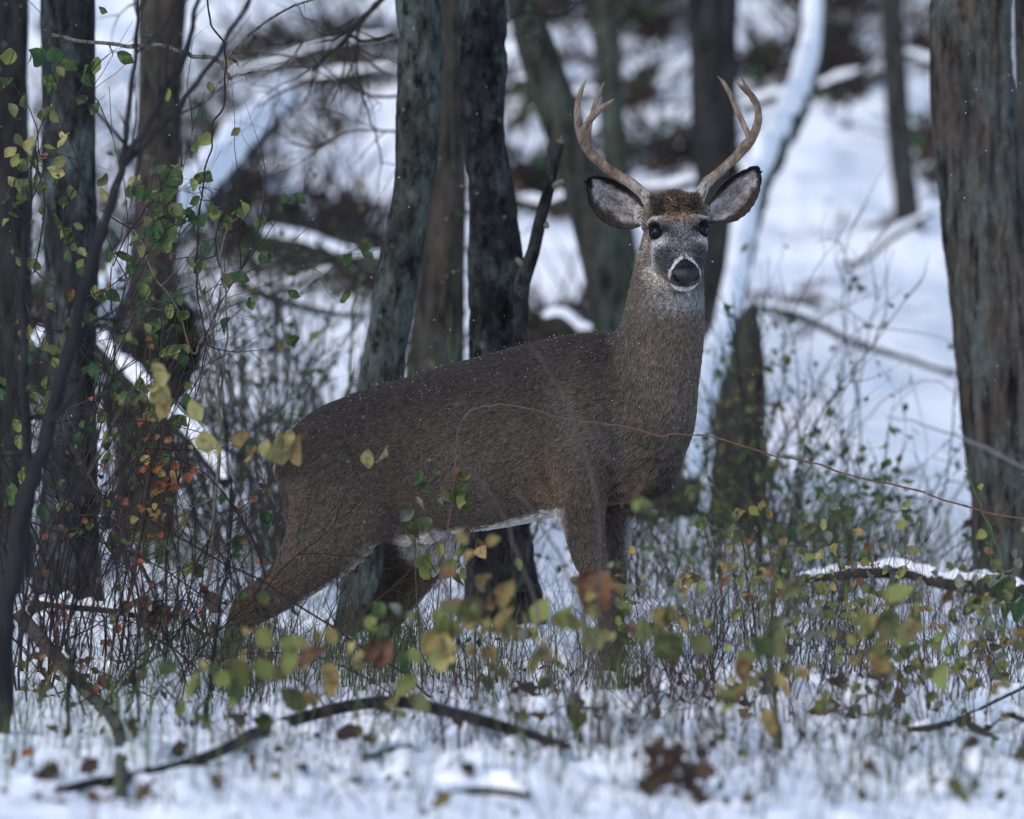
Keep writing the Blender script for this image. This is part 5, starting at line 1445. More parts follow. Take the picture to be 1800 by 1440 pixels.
hollow()

# ------------------------------------------------------------------ tangle on the left, near the deer's distance
UL = [  # px, D, height, width, stems, material, leaves, colours
    (60, 22.4, 1.55, 0.30, 10, TWIG, 90, ('green', 'green', 'olive', 'lime'), 'leafy bush of green leaves filling the upper left corner'),
    (140, 22.9, 1.45, 0.35, 10, TWIG, 62, ('green', 'olive', 'dark'), 'green-leaved bush overlapping the lichen-streaked tree'),
    (10, 21.6, 1.5, 0.25, 8, TWIG, 50, ('green', 'olive', 'dark'), 'leafy dark bush right at the left edge'),
    (255, 22.5, 1.25, 0.22, 7, TWIG_BROWN, 40, ('green', 'green', 'lime', 'dark'), 'green-leaved bush in front of the grey-brown tree'),
]
for i, (px, D, h, w, n, mt, lv, cols, lab) in enumerate(UL):
    bush('leafy_bush', lab, 'bush', px, D, h, w, n, mt, 400 + i, lv, cols, (0.030, 0.056), 'green-leaved bushes at upper left', joined=False, base_w=0.5, thick=0.0035, branch=6, zmin=0.62)
# leaves that hang where the photograph shows them
plant('leafy_twig', 'sharp twig of bright green leaves hanging beside the grey-brown tree', 'twig',
      [([(180, 370), (230, 400), (270, 380), (300, 385), (330, 370), (360, 350), (395, 372), (425, 385)], 1.4, 0.9), ([(270, 380), (285, 330), (290, 300)], 1.1, 0.7), ([(360, 350), (352, 330), (375, 340)], 1, 0.7), ([(425, 385), (415, 410), (408, 425)], 1.2, 1.0), ([(395, 372), (380, 420), (385, 470)], 1.4, 1.4)], 22.2, TWIG,
      [(290, 315, 38, 'green', 'round'), (305, 340, 36, 'green', 'round'), (245, 322, 30, 'yellow', 'oval'), (230, 335, 26, 'green', 'oval'), (262, 345, 30, 'dark', 'round'), (280, 372, 28, 'green', 'oval'), (298, 410, 38, 'green', 'oval'), (275, 400, 24, 'dark', 'oval'), (281, 438, 26, 'green', 'oval'),
       (352, 358, 22, 'green', 'oval'), (372, 366, 24, 'green', 'round'), (378, 376, 20, 'lime', 'round'), (330, 378, 18, 'green', 'oval'), (403, 390, 28, 'green', 'round'), (392, 398, 22, 'green', 'oval'), (413, 378, 14, 'lime', 'lance'), (311, 392, 16, 'green', 'oval'), (206, 108, 34, 'green', 'oval'), (172, 115, 30, 'lime', 'oval'), (174, 20, 18, 'green', 'oval'),
       (50, 105, 34, 'dark', 'round'), (20, 100, 30, 'lime', 'round'), (75, 150, 30, 'green', 'oval'), (90, 95, 30, 'dark', 'round'), (122, 250, 34, 'yellow', 'lance'), (90, 278, 20, 'rust', 'oval'), (55, 288, 28, 'lime', 'round'), (108, 312, 38, 'olive', 'lance'), (50, 330, 34, 'green', 'round'), (175, 345, 30, 'yellow', 'oval'), (188, 318, 26, 'olive', 'oval'), (150, 455, 24, 'green', 'oval')], side=5, side_len=0.07, seed=41)
ul = [([(40, 470), (20, 360), (35, 250), (10, 150), (30, 70)], 1.6, 1.0), ([(60, 480), (80, 360), (62, 260), (90, 170), (70, 80)], 1.6, 1.0), ([(130, 470), (110, 380), (140, 300), (120, 220), (160, 130), (200, 90)], 1.5, 0.9)]
plant('leafy_vine', 'vine with crowded yellowing green leaves climbing at the top left corner', 'vine', ul, 21.7, TWIG, along(ul, 36, (16, 32), ['green', 'olive', 'lime', 'green', 'dark', 'yellow'], 'oval', 13, 81) + along(ul, 14, (16, 28), ['green', 'olive', 'dark'], 'lance', 16, 82), side=6, side_len=0.08, seed=47, root=(70, 1180, 21.7))
uq = [([(200, 470), (230, 400), (262, 360), (290, 320), (300, 290)], 1.4, 0.8), ([(240, 470), (270, 430), (300, 400), (340, 385)], 1.3, 0.8)]
plant('leafy_vine', 'vine of fresh green leaves against the lower part of the grey-brown tree', 'vine', uq, 22.0, TWIG, along(uq, 22, (16, 32), ['green', 'green', 'olive', 'dark'], 'round', 13, 83), side=6, side_len=0.07, seed=48, root=(225, 1180, 22.0))
# dark twiggy shrubs
DK = [(30, 21.0, 0.95, 0.35), (95, 22.6, 1.0, 0.4), (170, 22.0, 0.85, 0.45), (235, 21.2, 0.75, 0.4), (300, 22.8, 0.9, 0.45), (350, 21.3, 0.6, 0.35), (420, 22.9, 0.75, 0.4), (470, 22.0, 0.5, 0.3), (60, 20.2, 0.5, 0.4), (190, 20.3, 0.45, 0.4), (440, 20.8, 0.4, 0.4)]
dl = ['at the far left, beside the blurred forked sapling', 'standing in front of the lichen-streaked tree', 'between the crooked brown branch and the lichened tree', 'around the foot of the orange barberry', 'behind the orange barberry', 'directly before the pale twisting stems', 'between the pale stems and the rump', 'just below the hock of the stretched hind leg', 'over the snow in the lower left corner', 'beside the base of the crooked brown branch', 'under the blurred yellow-green leaves at lower left']
for i, (px, D, h, w) in enumerate(DK):
    bush('twiggy_shrub', 'bare dark twiggy shrub ' + dl[i], 'shrub', px, D, h, w * 1.3, 7, (TWIG, TWIG_RED, TWIG_BLUE)[i % 3], 430 + i, 10, ('orange', 'rust', 'green', 'brown'), (0.012, 0.022), 'bare dark twiggy shrubs in the left tangle', joined=False, base_w=0.6, thick=0.0028, branch=7, kind='round', wob=0.16)
# canes and stalks crossing at all angles
CR = [([(0, 900), (90, 930), (200, 960), (300, 1010), (400, 1080), (470, 1150)], 21.6, 'thin cane falling left to right across the lichen-streaked tree'), ([(10, 1180), (110, 1130), (230, 1060), (320, 1000), (400, 960), (470, 880)], 21.9, 'thin cane rising left to right toward the deer\'s rump'),
      ([(470, 1020), (440, 940), (400, 880), (340, 820), (250, 790)], 22.4, 'dark twig bowing over beside the deer\'s rump'), ([(0, 780), (80, 850), (160, 900), (230, 1000), (260, 1120)], 21.2, 'dark twig dropping from the left edge'),
      ([(320, 1180), (330, 1050), (360, 960), (440, 880), (500, 820)], 22.5, 'forked dark twig reaching up to the deer\'s rump'), ([(0, 560), (60, 570), (140, 600), (210, 690), (240, 800)], 22.6, 'thin arching twig high in front of the lichen-streaked tree'),
      ([(100, 1260), (200, 1200), (330, 1130), (440, 1090), (540, 1060)], 20.9, 'long thin twig slanting up behind the crooked brown branch'), ([(20, 430), (90, 500), (160, 520), (240, 470), (330, 450)], 22.7, 'sagging twig strung between the left trees')]
for i, (st, D, lab) in enumerate(CR):
    plant('bramble_cane', lab, 'bramble', [(st, 1.8, 1.0)], D, (TWIG, TWIG_RED, TWIG)[i % 3], along([(st, 0, 0)], 5, (12, 22), ['green', 'rust', 'olive', 'brown'], 'oval', 8, 60 + i), side=7, side_len=0.11, seed=600 + i, group='thin canes crossing in the left tangle')
plant('near_stalk', 'thick blurred olive stalk with drooping leaves in the middle of the right-hand thicket', 'stalk',
      [([(1392, 1440), (1376, 1330), (1362, 1240), (1352, 1150), (1352, 1060), (1368, 980), (1382, 930)], 7, 3), ([(1362, 1240), (1340, 1170), (1318, 1120)], 3, 2), ([(1354, 1120), (1390, 1060), (1402, 1010)], 3, 2)], 18.7, plain_mat('stalk_olive', (0.065, 0.065, 0.035), 0.8, 0.3, 20),
      [(1352, 1120, 56, 'olive', 'oval'), (1340, 1180, 52, 'lime', 'oval'), (1362, 1210, 58, 'gold', 'lance'), (1386, 1000, 46, 'green', 'lance'), (1330, 1140, 44, 'green', 'round'), (1345, 1270, 48, 'gold', 'oval'), (1400, 1040, 40, 'olive', 'oval'), (1375, 1150, 46, 'olive', 'oval'), (1310, 1180, 44, 'rust', 'oval')], seed=45, side=2)
plant('near_stalk', 'arching blurred twig hung with rounded lime leaves below the snow-capped branch', 'stalk',
      [([(1470, 1440), (1480, 1330), (1500, 1220), (1530, 1130), (1570, 1070), (1620, 1050)], 3, 2)], 18.9, TWIG_BROWN,
      [(1575, 1105, 56, 'olive', 'round'), (1612, 1060, 58, 'lime', 'oval'), (1545, 1110, 44, 'olive', 'oval'), (1520, 1100, 44, 'lime', 'oval'), (1660, 1190, 54, 'lime', 'oval'), (1595, 1110, 48, 'gold', 'round'), (1530, 1170, 48, 'gold', 'oval'), (1640, 1150, 36, 'lime', 'lance')], seed=46, side=2)
# dried oak leaves caught in the twigs
plant('dried_leaf_cluster', 'hanging cluster of dry curled brown leaves beside the stretched hind leg', 'leaves',
      [([(385, 1250), (375, 1150), (350, 1070), (310, 1055), (260, 1058)], 1.8, 1.0), ([(350, 1070), (352, 1040)], 1, 0.8)], 21.9, TWIG,
      [(250, 1080, 44, 'brown', 'lance'), (268, 1085, 52, 'brown', 'oak'), (285, 1078, 40, 'rust', 'oval'), (300, 1092, 58, 'rust', 'oak'), (280, 1100, 46, 'brown', 'oak'), (320, 1075, 40, 'brown', 'lance'), (352, 1042, 36, 'rust', 'lance'), (365, 1060, 44, 'brown', 'oval'), (330, 1110, 40, 'brown', 'lance'), (372, 1110, 34, 'brown', 'oval'),
       (225, 1075, 34, 'brown', 'oval'), (262, 1065, 34, 'rust', 'oval'), (210, 980, 40, 'brown', 'lance')], seed=44)

# ------------------------------------------------------------------ seedlings with autumn leaves in front of the deer
SD = [  # px, D, h, n leaves, colours, label
    (300, 20.4, 0.22, 5, ('green', 'lime'), 'blurred seedling with two bright green leaves at lower left'),
    (350, 20.3, 0.24, 5, ('green', 'lime'), 'blurred green-leaved seedling right of the crooked branch'),
    (410, 20.2, 0.28, 6, ('lime', 'green'), 'blurred lime-leaved seedling in front of the dark bowed stem'),
    (450, 20.1, 0.30, 7, ('lime', 'lime', 'olive'), 'blurred seedling with lime leaves under the hock'),
    (515, 20.2, 0.26, 6, ('lime', 'yellow', 'gold'), 'blurred lime and yellow seedling left of the orange-brown one'),
    (575, 20.1, 0.26, 5, ('gold', 'rust', 'gold'), 'blurred orange-brown seedling between the hind hooves'),
    (640, 20.4, 0.22, 5, ('yellow', 'gold', 'rust'), 'blurred seedling with brown and yellow leaves below the far hind hoof'),
    (690, 20.3, 0.30, 7, ('rust', 'green', 'lime'), 'blurred seedling of mixed green and rusty leaves left of the large yellow one'),
    (735, 20.6, 0.36, 8, ('green', 'lime', 'grey'), 'blurred green seedling in front of the far hind hoof'),
    (780, 20.2, 0.36, 9, ('yellow', 'lime', 'yellow'), 'seedling with the largest yellow-green leaves, below the belly'),
    (835, 20.4, 0.42, 8, ('gold', 'olive', 'gold'), 'tall blurred gold-leaved seedling below the belly'),
    (870, 20.8, 0.36, 7, ('yellow', 'olive', 'gold'), 'gold and olive seedling behind the arching cane'),
    (905, 20.2, 0.40, 8, ('gold', 'yellow', 'lime'), 'blurred yellow seedling left of the front hooves'),
    (945, 20.8, 0.34, 6, ('lime', 'gold', 'yellow'), 'spindly yellow seedling just left of the front hooves'),
    (985, 20.3, 0.36, 7, ('grey', 'green', 'yellow'), 'seedling with a drooping spotted yellow leaf over the cane\'s tip'),
    (1020, 19.9, 0.36, 7, ('lime', 'yellow', 'green'), 'blurred pale green seedling in front of the near front leg'),
    (1055, 19.6, 0.44, 4, ('gold', 'rust', 'lime'), 'blurred seedling topped by one large orange-brown leaf before the front legs'),
    (1095, 20.9, 0.30, 6, ('lime', 'olive', 'gold'), 'sharper seedling with pitted yellow-green leaves beside the front knees'),
    (1135, 20.4, 0.30, 7, ('olive', 'green', 'gold'), 'blurred olive seedling right of the front hooves'),
    (1180, 20.8, 0.28, 6, ('green', 'rust', 'olive'), 'blurred seedling with green and rusty leaves right of the hooves'),
]
gS = 'autumn-leaved seedlings in front of the deer'
for i, (px, D, h, n, cols, lab) in enumerate(SD):
    if D <= 20.7 and i % 2: continue
    D = D if D > 20.7 else D - 1.4
    bush('seedling', lab, 'seedling', px, D, h * (1.0 if D > 20 else 1.35), 0.14, 3, TWIG_BROWN, 460 + i, int(n * 1.4), cols, (0.026, 0.046), gS, joined=False, thick=0.0022, branch=2, kind='mix', base_w=0.5, zmin=0.62)
SR = [(1225, 21.6, .44), (1250, 22.0, .46), (1285, 20.6, .40), (1300, 22.4, .40), (1340, 21.2, .46), (1365, 20.5, .36), (1385, 22.4, .40), (1420, 21.0, .42), (1450, 21.8, .44), (1475, 20.6, .34), (1500, 22.6, .40), (1530, 21.4, .42), (1560, 20.8, .40), (1590, 21.7, .40), (1615, 20.7, .34), (1640, 22.2, .34),
      (1665, 21.2, .34), (1690, 20.7, .36), (1720, 21.8, .30), (1745, 20.9, .34), (1775, 21.3, .42), (1795, 20.5, .34), (1500, 20.2, .26), (1400, 20.2, .26), (1320, 20.0, .28)]
far_of = lambda D: 'rear row' if D > 21.9 else ('middle row' if D > 21.1 else 'front row')
qual = ['with pale curled leaves', 'with ragged olive leaves', 'with green and gold leaves', 'with papery grey-green leaves', 'with lime leaves']
colsets = [('grey', 'grey', 'lime'), ('olive', 'olive', 'rust', 'gold'), ('green', 'gold', 'lime'), ('grey', 'olive', 'grey', 'yellow'), ('lime', 'olive', 'gold')]
spot_words = ['nearest the front hooves', 'below the bare budded twig', 'left of the mossy clump', 'in line with the snowy fallen tree', 'left end of the snow-capped branch', 'under the left end of the capped branch', 'over open snow in mid-thicket', 'below the snow-capped branch', 'before the middle of the capped branch', 'in front of the thicket\'s densest part',
              'touching the capped branch', 'over the small snow mound', 'below the capped branch\'s hump', 'left of the thick ridged tree', 'above the forked branch', 'at the thick tree\'s left foot', 'left of the green thorny cane', 'over the dark forked branch', 'at the thick tree\'s foot', 'beside the green thorny cane', 'at the right edge of the picture', 'at the very right edge above the knobbly branch',
              'beside the snow-dusted leaf mound', 'left of the snow-dusted leaf mound', 'nearest the bottom of the thicket']
for i, (px, D, h) in enumerate(SR):
    bush('seedling', 'seedling ' + qual[i % 5] + ', ' + spot_words[i], 'seedling', px, D if i % 3 else D - 1.6, h * (1.12 if i % 3 else 1.2), 0.20, 5, (TWIG_RED, TWIG_BROWN, TWIG)[i % 3], 500 + i, 28, colsets[i % 5], (0.018, 0.040), 'seedlings in the thicket right of the deer', joined=False, thick=0.0022, branch=3, kind='mix', base_w=0.5, zmin=0.45)
bush('snowy_plant', 'low leafy plant weighed down by a cap of snow among the right-hand seedlings', 'plant', 1535, 20.3, 0.16, 0.22, 6, TWIG, 551, 14, ('grey', 'olive'), (0.03, 0.05), joined=False, thick=0.002, zmin=0.2)

# out-of-focus leaves close to the lens side of the deer, hung where they show
NL = [('blurred seedling with lime leaves and one brown leaf, nearest the bowed dark stem', [(400, 1185, 58, 'lime', 'oval'), (410, 1215, 46, 'green', 'oval'), (452, 1130, 50, 'lime', 'oval'), (438, 1195, 48, 'lime', 'round'), (430, 1160, 40, 'gold', 'lance')]),
      ('blurred seedling with two green leaves over the snow at lower left', [(308, 1188, 46, 'green', 'oval'), (352, 1208, 52, 'lime', 'oval'), (350, 1175, 34, 'gold', 'lance')]),
      ('blurred seedling with lime and yellow leaves below the stretched hind leg', [(490, 1150, 48, 'lime', 'oval'), (515, 1160, 52, 'lime', 'oval'), (540, 1175, 34, 'yellow', 'lance'), (490, 1240, 56, 'olive', 'oval'), (480, 1190, 34, 'olive', 'oval')]),
      ('blurred seedling with large orange-brown leaves between the hind legs', [(575, 1168, 58, 'rust', 'oval'), (585, 1200, 48, 'gold', 'oval'), (565, 1190, 40, 'gold', 'lobed')]),
      ('blurred seedling with rusty leaves and a hanging green one below the belly', [(690, 1155, 56, 'rust', 'oval'), (665, 1150, 44, 'rust', 'oval'), (645, 1160, 38, 'yellow', 'lance'), (708, 1172, 54, 'green', 'lance'), (732, 1212, 50, 'lime', 'oval'), (720, 1240, 46, 'olive', 'oval'), (690, 1110, 36, 'green', 'oval')]),
      ('seedling bearing the biggest yellow-green leaf, in front of the belly', [(780, 1112, 60, 'lime', 'lobed'), (785, 1145, 66, 'yellow', 'lobed'), (766, 1130, 50, 'gold', 'oval'), (798, 1160, 56, 'yellow', 'oval'), (772, 1080, 40, 'olive', 'oval'), (775, 1020, 34, 'rust', 'oval')]),
      ('blurred seedling with stacked olive-gold leaves right of the biggest one', [(845, 1080, 56, 'olive', 'oval'), (840, 1108, 52, 'lime', 'oval'), (836, 1035, 40, 'gold', 'round'), (858, 1060, 40, 'rust', 'oval'), (820, 1070, 34, 'olive', 'oval')]),
      ('blurred seedling with gold leaves left of the near front leg', [(905, 1095, 56, 'gold', 'oval'), (890, 1105, 46, 'yellow', 'oval'), (902, 1045, 52, 'gold', 'lobed'), (965, 1075, 52, 'lime', 'oval'), (950, 1150, 44, 'gold', 'oval'), (958, 1168, 54, 'olive', 'lance')]),
      ('blurred seedling with lime leaves just before the near front hoof', [(1010, 1090, 54, 'lime', 'oval'), (1030, 1075, 40, 'yellow', 'oval'), (1015, 1110, 44, 'lime', 'round'), (1060, 1132, 44, 'lime', 'round'), (1078, 1130, 38, 'yellow', 'oval'), (1000, 1275, 64, 'lime', 'oval'), (968, 1300, 44, 'yellow', 'lance')]),
      ('blurred stalk with one large orange-brown leaf covering the front knees', [(1056, 1045, 74, 'rust', 'round'), (1070, 1035, 58, 'gold', 'oval'), (1046, 1030, 46, 'rust', 'oval')]),
      ('blurred seedling with olive and brown leaves right of the far front hoof', [(1130, 1110, 52, 'olive', 'oval'), (1145, 1090, 36, 'gold', 'round'), (1175, 1085, 44, 'olive', 'oval'), (1150, 1150, 54, 'green', 'round'), (1190, 1105, 40, 'gold', 'lance'), (1215, 1140, 56, 'olive', 'oval')])]
for i, (lab, lv) in enumerate(NL):
    D = 18.9 if i not in (1, 3) else 18.5
    sts = []
    x0 = sum(l[0] for l in lv) / len(lv)
    for l in lv[:3]: sts.append(([(x0 + 6, 1372), (x0 + (l[0] - x0) * 0.3, 1300), (x0 + (l[0] - x0) * 0.75, (l[1] + 1300) / 2), (l[0], l[1] - l[2] * 0.4)], 1.6, 0.9))
    plant('seedling', lab, 'seedling', sts, D, TWIG_BROWN, lv, seed=700 + i, side=2, side_len=0.06)
plant('pitted_leaf_twig', 'sharp drooping twig of pitted yellow-green leaves beside the far front knee', 'twig', [([(1130, 1230), (1125, 1120), (1118, 1060), (1104, 1030), (1096, 1050)], 1.4, 0.8)], 21.6, TWIG_RED,
      [(1090, 1042, 30, 'lime', 'lobed'), (1098, 1060, 34, 'lime', 'oval'), (1106, 1040, 28, 'grey', 'round'), (1102, 1072, 26, 'yellow', 'lance'), (1120, 1045, 26, 'olive', 'oval')], side=4, side_len=0.08, seed=720)

# leafless thicket of fine stems and tufts of grass: nobody could count them
def thicket():
    r_ = np.random.default_rng(91)
    gs = {0: Geo(), 1: Geo(), 2: Geo()}
    def zone(n, x0, x1, y0, y1, h0, h1, thick=0.0011, lean=0.18):
        for _ in range(n):
            px, py = r_.uniform(x0, x1), r_.uniform(y0, y1)
            if vnoise(np.array([[px / 55.0, py / 22.0, 3.3]]), 88)[0] < r_.uniform(-0.55, 0.35): continue
            D = Dg(px, py); p = W(px, py, D); p[2] = gs1(p[0], p[1]) - 0.01
            P = limb_path(p, [r_.normal(0, lean), r_.normal(0, lean), 1], r_.uniform(h0, h1), 6, 0.16, int(r_.integers(1e7)))
            G = gs[int(r_.integers(3))]
            G.tube(P, np.linspace(thick * r_.uniform(0.7, 1.5), 0.0004, len(P)), 3, cap=False)
            if r_.random() < 0.5:
                B = limb_path(P[3], [r_.normal(0, 0.7), r_.normal(0, 0.5), 0.7], r_.uniform(0.03, 0.1), 4, 0.15, int(r_.integers(1e7)))
                G.tube(B, np.linspace(thick * 0.6, 0.0003, len(B)), 3, cap=False)
    zone(850, 380, 1250, 1080, 1240, 0.08, 0.32, lean=0.34)
    zone(850, 1180, 1810, 1060, 1250, 0.08, 0.36, lean=0.34)
    zone(300, 0, 420, 1080, 1300, 0.12, 0.45, lean=0.45)
    zone(520, 450, 1650, 1225, 1340, 0.08, 0.30, 0.0015, lean=0.4)
    zone(160, 1000, 1260, 1180, 1330, 0.15, 0.42, 0.0016, lean=0.35)
    zone(200, 1100, 1750, 1260, 1400, 0.06, 0.2)
    zone(300, 150, 1800, 1320, 1470, 0.06, 0.26, 0.0015, 0.45)
    zone(260, 900, 1760, 930, 1070, 0.08, 0.30, 0.0011, 0.4)
    zone(200, 0, 500, 960, 1090, 0.15, 0.5, 0.0013, 0.45)
    for k, (G, mt) in enumerate(zip(gs.values(), (TWIG, TWIG_RED, TWIG_BROWN))): put('bare_stems', G.mesh('bare_stems'), mt, None, kind='stuff')
    G = Geo()
    def blades(n, cx, cy, sx, sy, h0, h1, w=0.0017):
        for _ in range(n):
            px, py = cx + r_.normal(0, sx), cy + r_.normal(0, sy)
            D = Dg(px, py); p = W(px, py, D); p[2] = gs1(p[0], p[1]) - 0.01
            a = r_.uniform(0, 6.28); L = r_.uniform(h0, h1); d = np.array([math.cos(a), math.sin(a), 0]); s = np.array([-d[1], d[0], 0])
            t = np.linspace(0, 1, 6)[:, None]; b = r_.uniform(0.3, 1.1)
            P = p + d * (t ** 2) * L * b + np.array([0, 0, 1]) * L * (t - 0.35 * b * t ** 3)
            wv = w * (1 - t) * r_.uniform(0.7, 1.4) + 0.0002
            V = np.hstack([P - s * wv, P + s * wv]).reshape(-1, 3)
            G.add(V, [(2 * k, 2 * k + 1, 2 * k + 3, 2 * k + 2) for k in range(5)])
    for c in ((300, 1130, 40, 30, 140), (430, 1180, 60, 35, 170), (540, 1180, 60, 30, 150), (660, 1170, 50, 30, 260), (720, 1180, 50, 25, 160), (230, 1240, 60, 40, 120), (330, 1000, 60, 20, 160), (470, 985, 40, 15, 120), (1320, 1080, 120, 30, 260), (1480, 1150, 120, 30, 160), (1230, 1000, 80, 20, 180), (1420, 950, 120, 15, 260), (880, 1190, 120, 25, 180), (60, 1280, 60, 30, 80), (1750, 1050, 60, 20, 120), (1550, 960, 100, 15, 180), (1085, 1212, 30, 8, 110), (410, 1215, 30, 8, 70), (1000, 1330, 300, 50, 160), (1600, 1350, 160, 50, 200), (300, 1360, 200, 40, 140)):
        blades(c[4], c[0], c[1], c[2], c[3], 0.08, 0.26)
    m_ = plain_mat('grass_blade', (0.075, 0.105, 0.035), 0.7, 0.5, 6)
    put('grass', G.mesh('grass', smooth=False), m_, None, kind='stuff')
thicket()

# ------------------------------------------------------------------ leaves, chips and lumps on the snow
r_ = random.Random(5)
FL = [(830, 1388, 'brown'), (910, 1400, 'brown'), (760, 1425, 'gold'), (1150, 1375, 'brown'), (1180, 1390, 'brown'), (1165, 1352, 'brown'), (1320, 1425, 'rust'), (1215, 1400, 'brown'), (1240, 1390, 'brown'), (660, 1322, 'brown'), (590, 1300, 'brown'), (540, 1355, 'rust'), (490, 1375, 'gold'), (450, 1370, 'brown'), (385, 1410, 'brown'), (235, 1405, 'rust'),
      (180, 1425, 'rust'), (60, 1385, 'brown'), (40, 1340, 'orange'), (25, 1350, 'rust'), (200, 1225, 'rust'), (215, 1210, 'brown'), (310, 1320, 'brown'), (240, 1315, 'brown'), (810, 1290, 'brown'), (950, 1265, 'rust'), (940, 1250, 'brown'), (1000, 1270, 'brown'), (680, 1260, 'brown'), (420, 1290, 'brown'), (480, 1300, 'brown'),
      (1425, 1265, 'rust'), (1300, 1270, 'gold'), (1480, 1225, 'brown'), (1590, 1285, 'brown'), (1680, 1290, 'brown'), (1555, 1215, 'rust'), (1655, 1060, 'rust'), (1690, 1085, 'brown'), (1545, 1385, 'rust'), (1780, 1340, 'brown'), (1695, 1345, 'brown'), (1640, 1385, 'gold'), (1710, 1395, 'olive'), (1700, 1425, 'olive'), (1450, 1090, 'brown'),
      (100, 1300, 'brown'), (140, 1370, 'brown'), (70, 1245, 'brown'), (1035, 1225, 'brown'), (1120, 1215, 'brown'), (870, 1215, 'brown'), (1350, 1220, 'brown'), (1270, 1245, 'rust')]
def near_words(px, py):
    xs = ('in the far left corner', 'left of the crooked branch', 'right of the crooked branch', 'below the hind hoof', 'below the cane\'s left half', 'under the cane\'s crest', 'below the cane\'s tip', 'below the front hooves', 'left of the dark leaf clump', 'beside the dark leaf clump', 'right of the dark leaf clump', 'left of the snowy plant', 'below the snowy plant', 'left of the forked branch', 'under the forked branch', 'by the right edge')
    ys = ('far back', 'farther back', 'midway', 'low down', 'lowest')
    return xs[min(15, int(px / 112.5))] + ', ' + ys[0 if py < 1150 else 1 if py < 1250 else 2 if py < 1320 else 3 if py < 1385 else 4]
def _near_words(px, py):
    a = 'in the lower left corner' if px < 320 else 'under the arching cane' if px < 900 and py < 1310 else 'left of the bottom centre' if px < 700 else 'near the bottom centre' if px < 1130 else 'right of the bottom centre' if px < 1400 and py > 1290 else 'among the right-hand seedlings' if py < 1300 else 'in the lower right corner'
    return a
_fl = {}
for px, py, c in FL:
    D = Dg(px, py); p = W(px, py, D); p[2] = gs1(p[0], p[1]) + 0.008
    kd = 'oak' if c in ('brown', 'rust') and r_.random() < 0.6 else 'oval'
    o = bpy.data.objects.new('fallen_leaf', leaf_mesh(kd, c, r_.randrange(6))); scene.collection.objects.link(o)
    a = r_.uniform(0, 6.28)
    o.matrix_world = frame_m(p, (math.cos(a), math.sin(a), r_.uniform(0.1, 0.7)), (r_.uniform(-0.6, 0.6), -0.8, r_.uniform(0.3, 1)), r_.uniform(0.04, 0.075))
    cw = {'brown': 'dark brown', 'rust': 'rusty', 'gold': 'yellow-brown', 'orange': 'orange', 'olive': 'olive green'}[c]
    w = near_words(px, py)
    _fl.setdefault(f'{cw} leaf on the snow {w}', []).append((px, o)); o['category'] = 'leaf'; o['group'] = 'curled dead leaves lying on the snow'

for lab, os_ in _fl.items():
    os_.sort(key=lambda a: a[0])
    for k, (px, o) in enumerate(os_):
        o['label'] = lab if len(os_) == 1 else lab + (', left' if k == 0 else ', right' if k == len(os_) - 1 else ', middle')

# snow lying on the twigs and hummocks: rounded lumps
def lump(px, py, w, h, label, D=None):
    D = D or Dg(px, py); p = W(px, py, D)
    th, ph = np.meshgrid(np.linspace(0, math.pi / 1.7, 14), np.linspace(0, 2 * math.pi, 25)[:-1], indexing='ij')
    u = np.stack([np.sin(th) * np.cos(ph), np.sin(th) * np.sin(ph), np.cos(th)], -1).reshape(-1, 3)
    n = fbm(u * 2.3 + px, 3, 3)
    v = u * np.array([w, w * 0.8, h]) * D / FPX * (1 + 0.28 * n[:, None])
    k = 24; i = np.arange(13)[:, None] * k; j = np.arange(k)[None, :]; jn = (j + 1) % k
    q = np.stack([i + j, i + k + j, i + k + jn, i + jn], -1).reshape(-1, 4)
    o = put('snow_mound', mesh_np('snow_mound', v, q), M_SNOW, loc=tuple(p), label=label, category='snow')
for a in [(660, 1290, 46, 34, 'rounded snow mound under the arching cane, left of its crest'), (700, 1305, 34, 26, 'smaller snow mound beside the short broken stick'), (228, 1372, 30, 30, 'steep snow lump at the foot of the crooked brown branch'), (250, 1385, 22, 24, 'pointed snow lump right of the crooked branch\'s foot'),
          (930, 1245, 52, 20, 'snow cushion lying on dead leaves below the belly'), (1060, 1235, 60, 22, 'snow cushion just in front of the front hooves'), (1150, 1335, 36, 26, 'blurred snow lump on a dark leaf clump near the bottom'), (1200, 1330, 24, 20, 'smaller blurred snow lump right of the dark leaf clump'),
          (1520, 1240, 40, 44, 'tall snow cap on the weighed-down leafy plant'), (1630, 1172, 15, 9, 'small egg-shaped blob of snow held on the seedlings'), (820, 1372, 60, 20, 'snow hummock on the stick near the bottom middle')]:
    lump(a[0], a[1], a[2], a[3], a[4], D=21.0 if a[0] == 1630 else None)

# dark clump of dead leaves near the bottom
def clump():
    D = Dg(1165, 1390); p = W(1165, 1390, D); o = np.array([p[0], p[1], gs1(p[0], p[1])])
    t = empty('dead_leaf_clump', o, 'dark clump of dead leaves topped with snow near the bottom, right of centre', 'leaves')
    rr = random.Random(31)
    for i in range(15):
        add_leaf(t, o, o + [rr.gauss(0.01, 0.028), rr.gauss(0, 0.03), rr.uniform(0.02, 0.11)], rr.uniform(0.045, 0.07), 'brown', 'oak', rr)
    for i in range(9):
        G = Geo()
        P = limb_path(o + [rr.gauss(0, 0.04), rr.gauss(0, 0.03), 0], [rr.gauss(0, 0.3), 0, 1], rr.uniform(0.15, 0.4), 8, 0.1, 70 + i)
        G.tube(P, np.linspace(0.002, 0.0006, len(P)), 4)
        put('stem', G.mesh('stem', o), TWIG_RED, t)
clump()

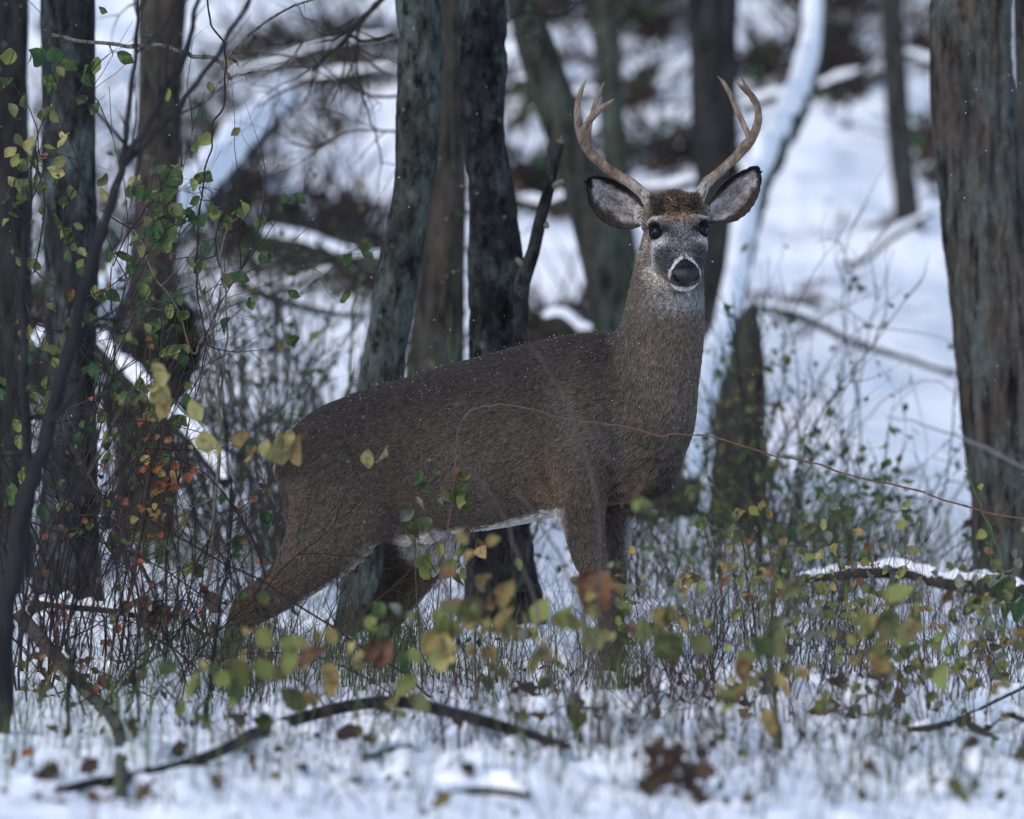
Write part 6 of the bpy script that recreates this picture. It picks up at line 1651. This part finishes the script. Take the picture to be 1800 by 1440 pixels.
# scraps of dead leaves and bark poking through the snow
def scraps():
    r_ = np.random.default_rng(19); G = Geo()
    for _ in range(2000):
        px, py = r_.uniform(-20, 1820), r_.uniform(1130, 1445)
        if vnoise(np.array([[px / 70.0, py / 14.0, 1.7]]), 66)[0] < 0.28 + 0.25 * (px > 400) * (py > 1350): continue
        D = Dg(px, py); p = W(px, py, D); p[2] = gs1(p[0], p[1]) + r_.uniform(-0.004, 0.008)
        geo_leaf_lo(G, p, r_.uniform(0.010, 0.034), r_, -0.5)
    put('leaf_litter', G.mesh('leaf_litter', smooth=False), LM['brown'], None, kind='stuff')
scraps()

# blurred boughs high in the background
plant('overhanging_bough', 'blurred bare bough drooping at the top left of the green leaning tree', 'bough',
      [([(720, -60), (660, 10), (615, 60), (580, 95), (548, 125)], 6, 2.5), ([(690, 60), (640, 70), (590, 60), (540, 75), (500, 70)], 3, 1.5), ([(630, 40), (625, 120), (645, 190), (660, 240), (672, 290)], 2.5, 1.5)], 25.8, TWIG, side=8, side_len=0.25, seed=71, root=(735, 1050, 26))
plant('overhanging_bough', 'blurred spray of fine twigs across the snow at upper left of the black tree', 'bough',
      [([(700, 170), (640, 165), (590, 140), (520, 150), (450, 190)], 3, 1.5), ([(700, 230), (620, 230), (560, 260), (500, 250)], 2.5, 1.5), ([(690, 130), (600, 90), (520, 100), (430, 90)], 2.5, 1.2)], 26.5, TWIG_BROWN, side=9, side_len=0.3, seed=72, root=(705, 1050, 26.5))
plant('overhanging_bough', 'blurred curling twigs at the top between the black tree and the antlers', 'bough',
      [([(870, 60), (920, 20), (980, 30), (1010, -10)], 2.5, 1.2), ([(880, 20), (960, 28), (1000, 20), (1030, 0)], 2, 1)], 26.0, TWIG, side=4, side_len=0.2, seed=73, root=(880, 1040, 26))

# flakes of falling snow
r2 = np.random.default_rng(12); G = Geo()
for _ in range(900):
    D = r2.uniform(17, 32); p = W(r2.uniform(-100, 1900), r2.uniform(-100, 1200), D)
    d = np.array([0.28, 0, -1.0]); 
    G.add(p + octv * r2.uniform(0.0006, 0.0013) * [1, 1, 1.8], t=octt)
put('falling_snow', G.mesh('falling_snow'), M_SNOW, None, kind='stuff')
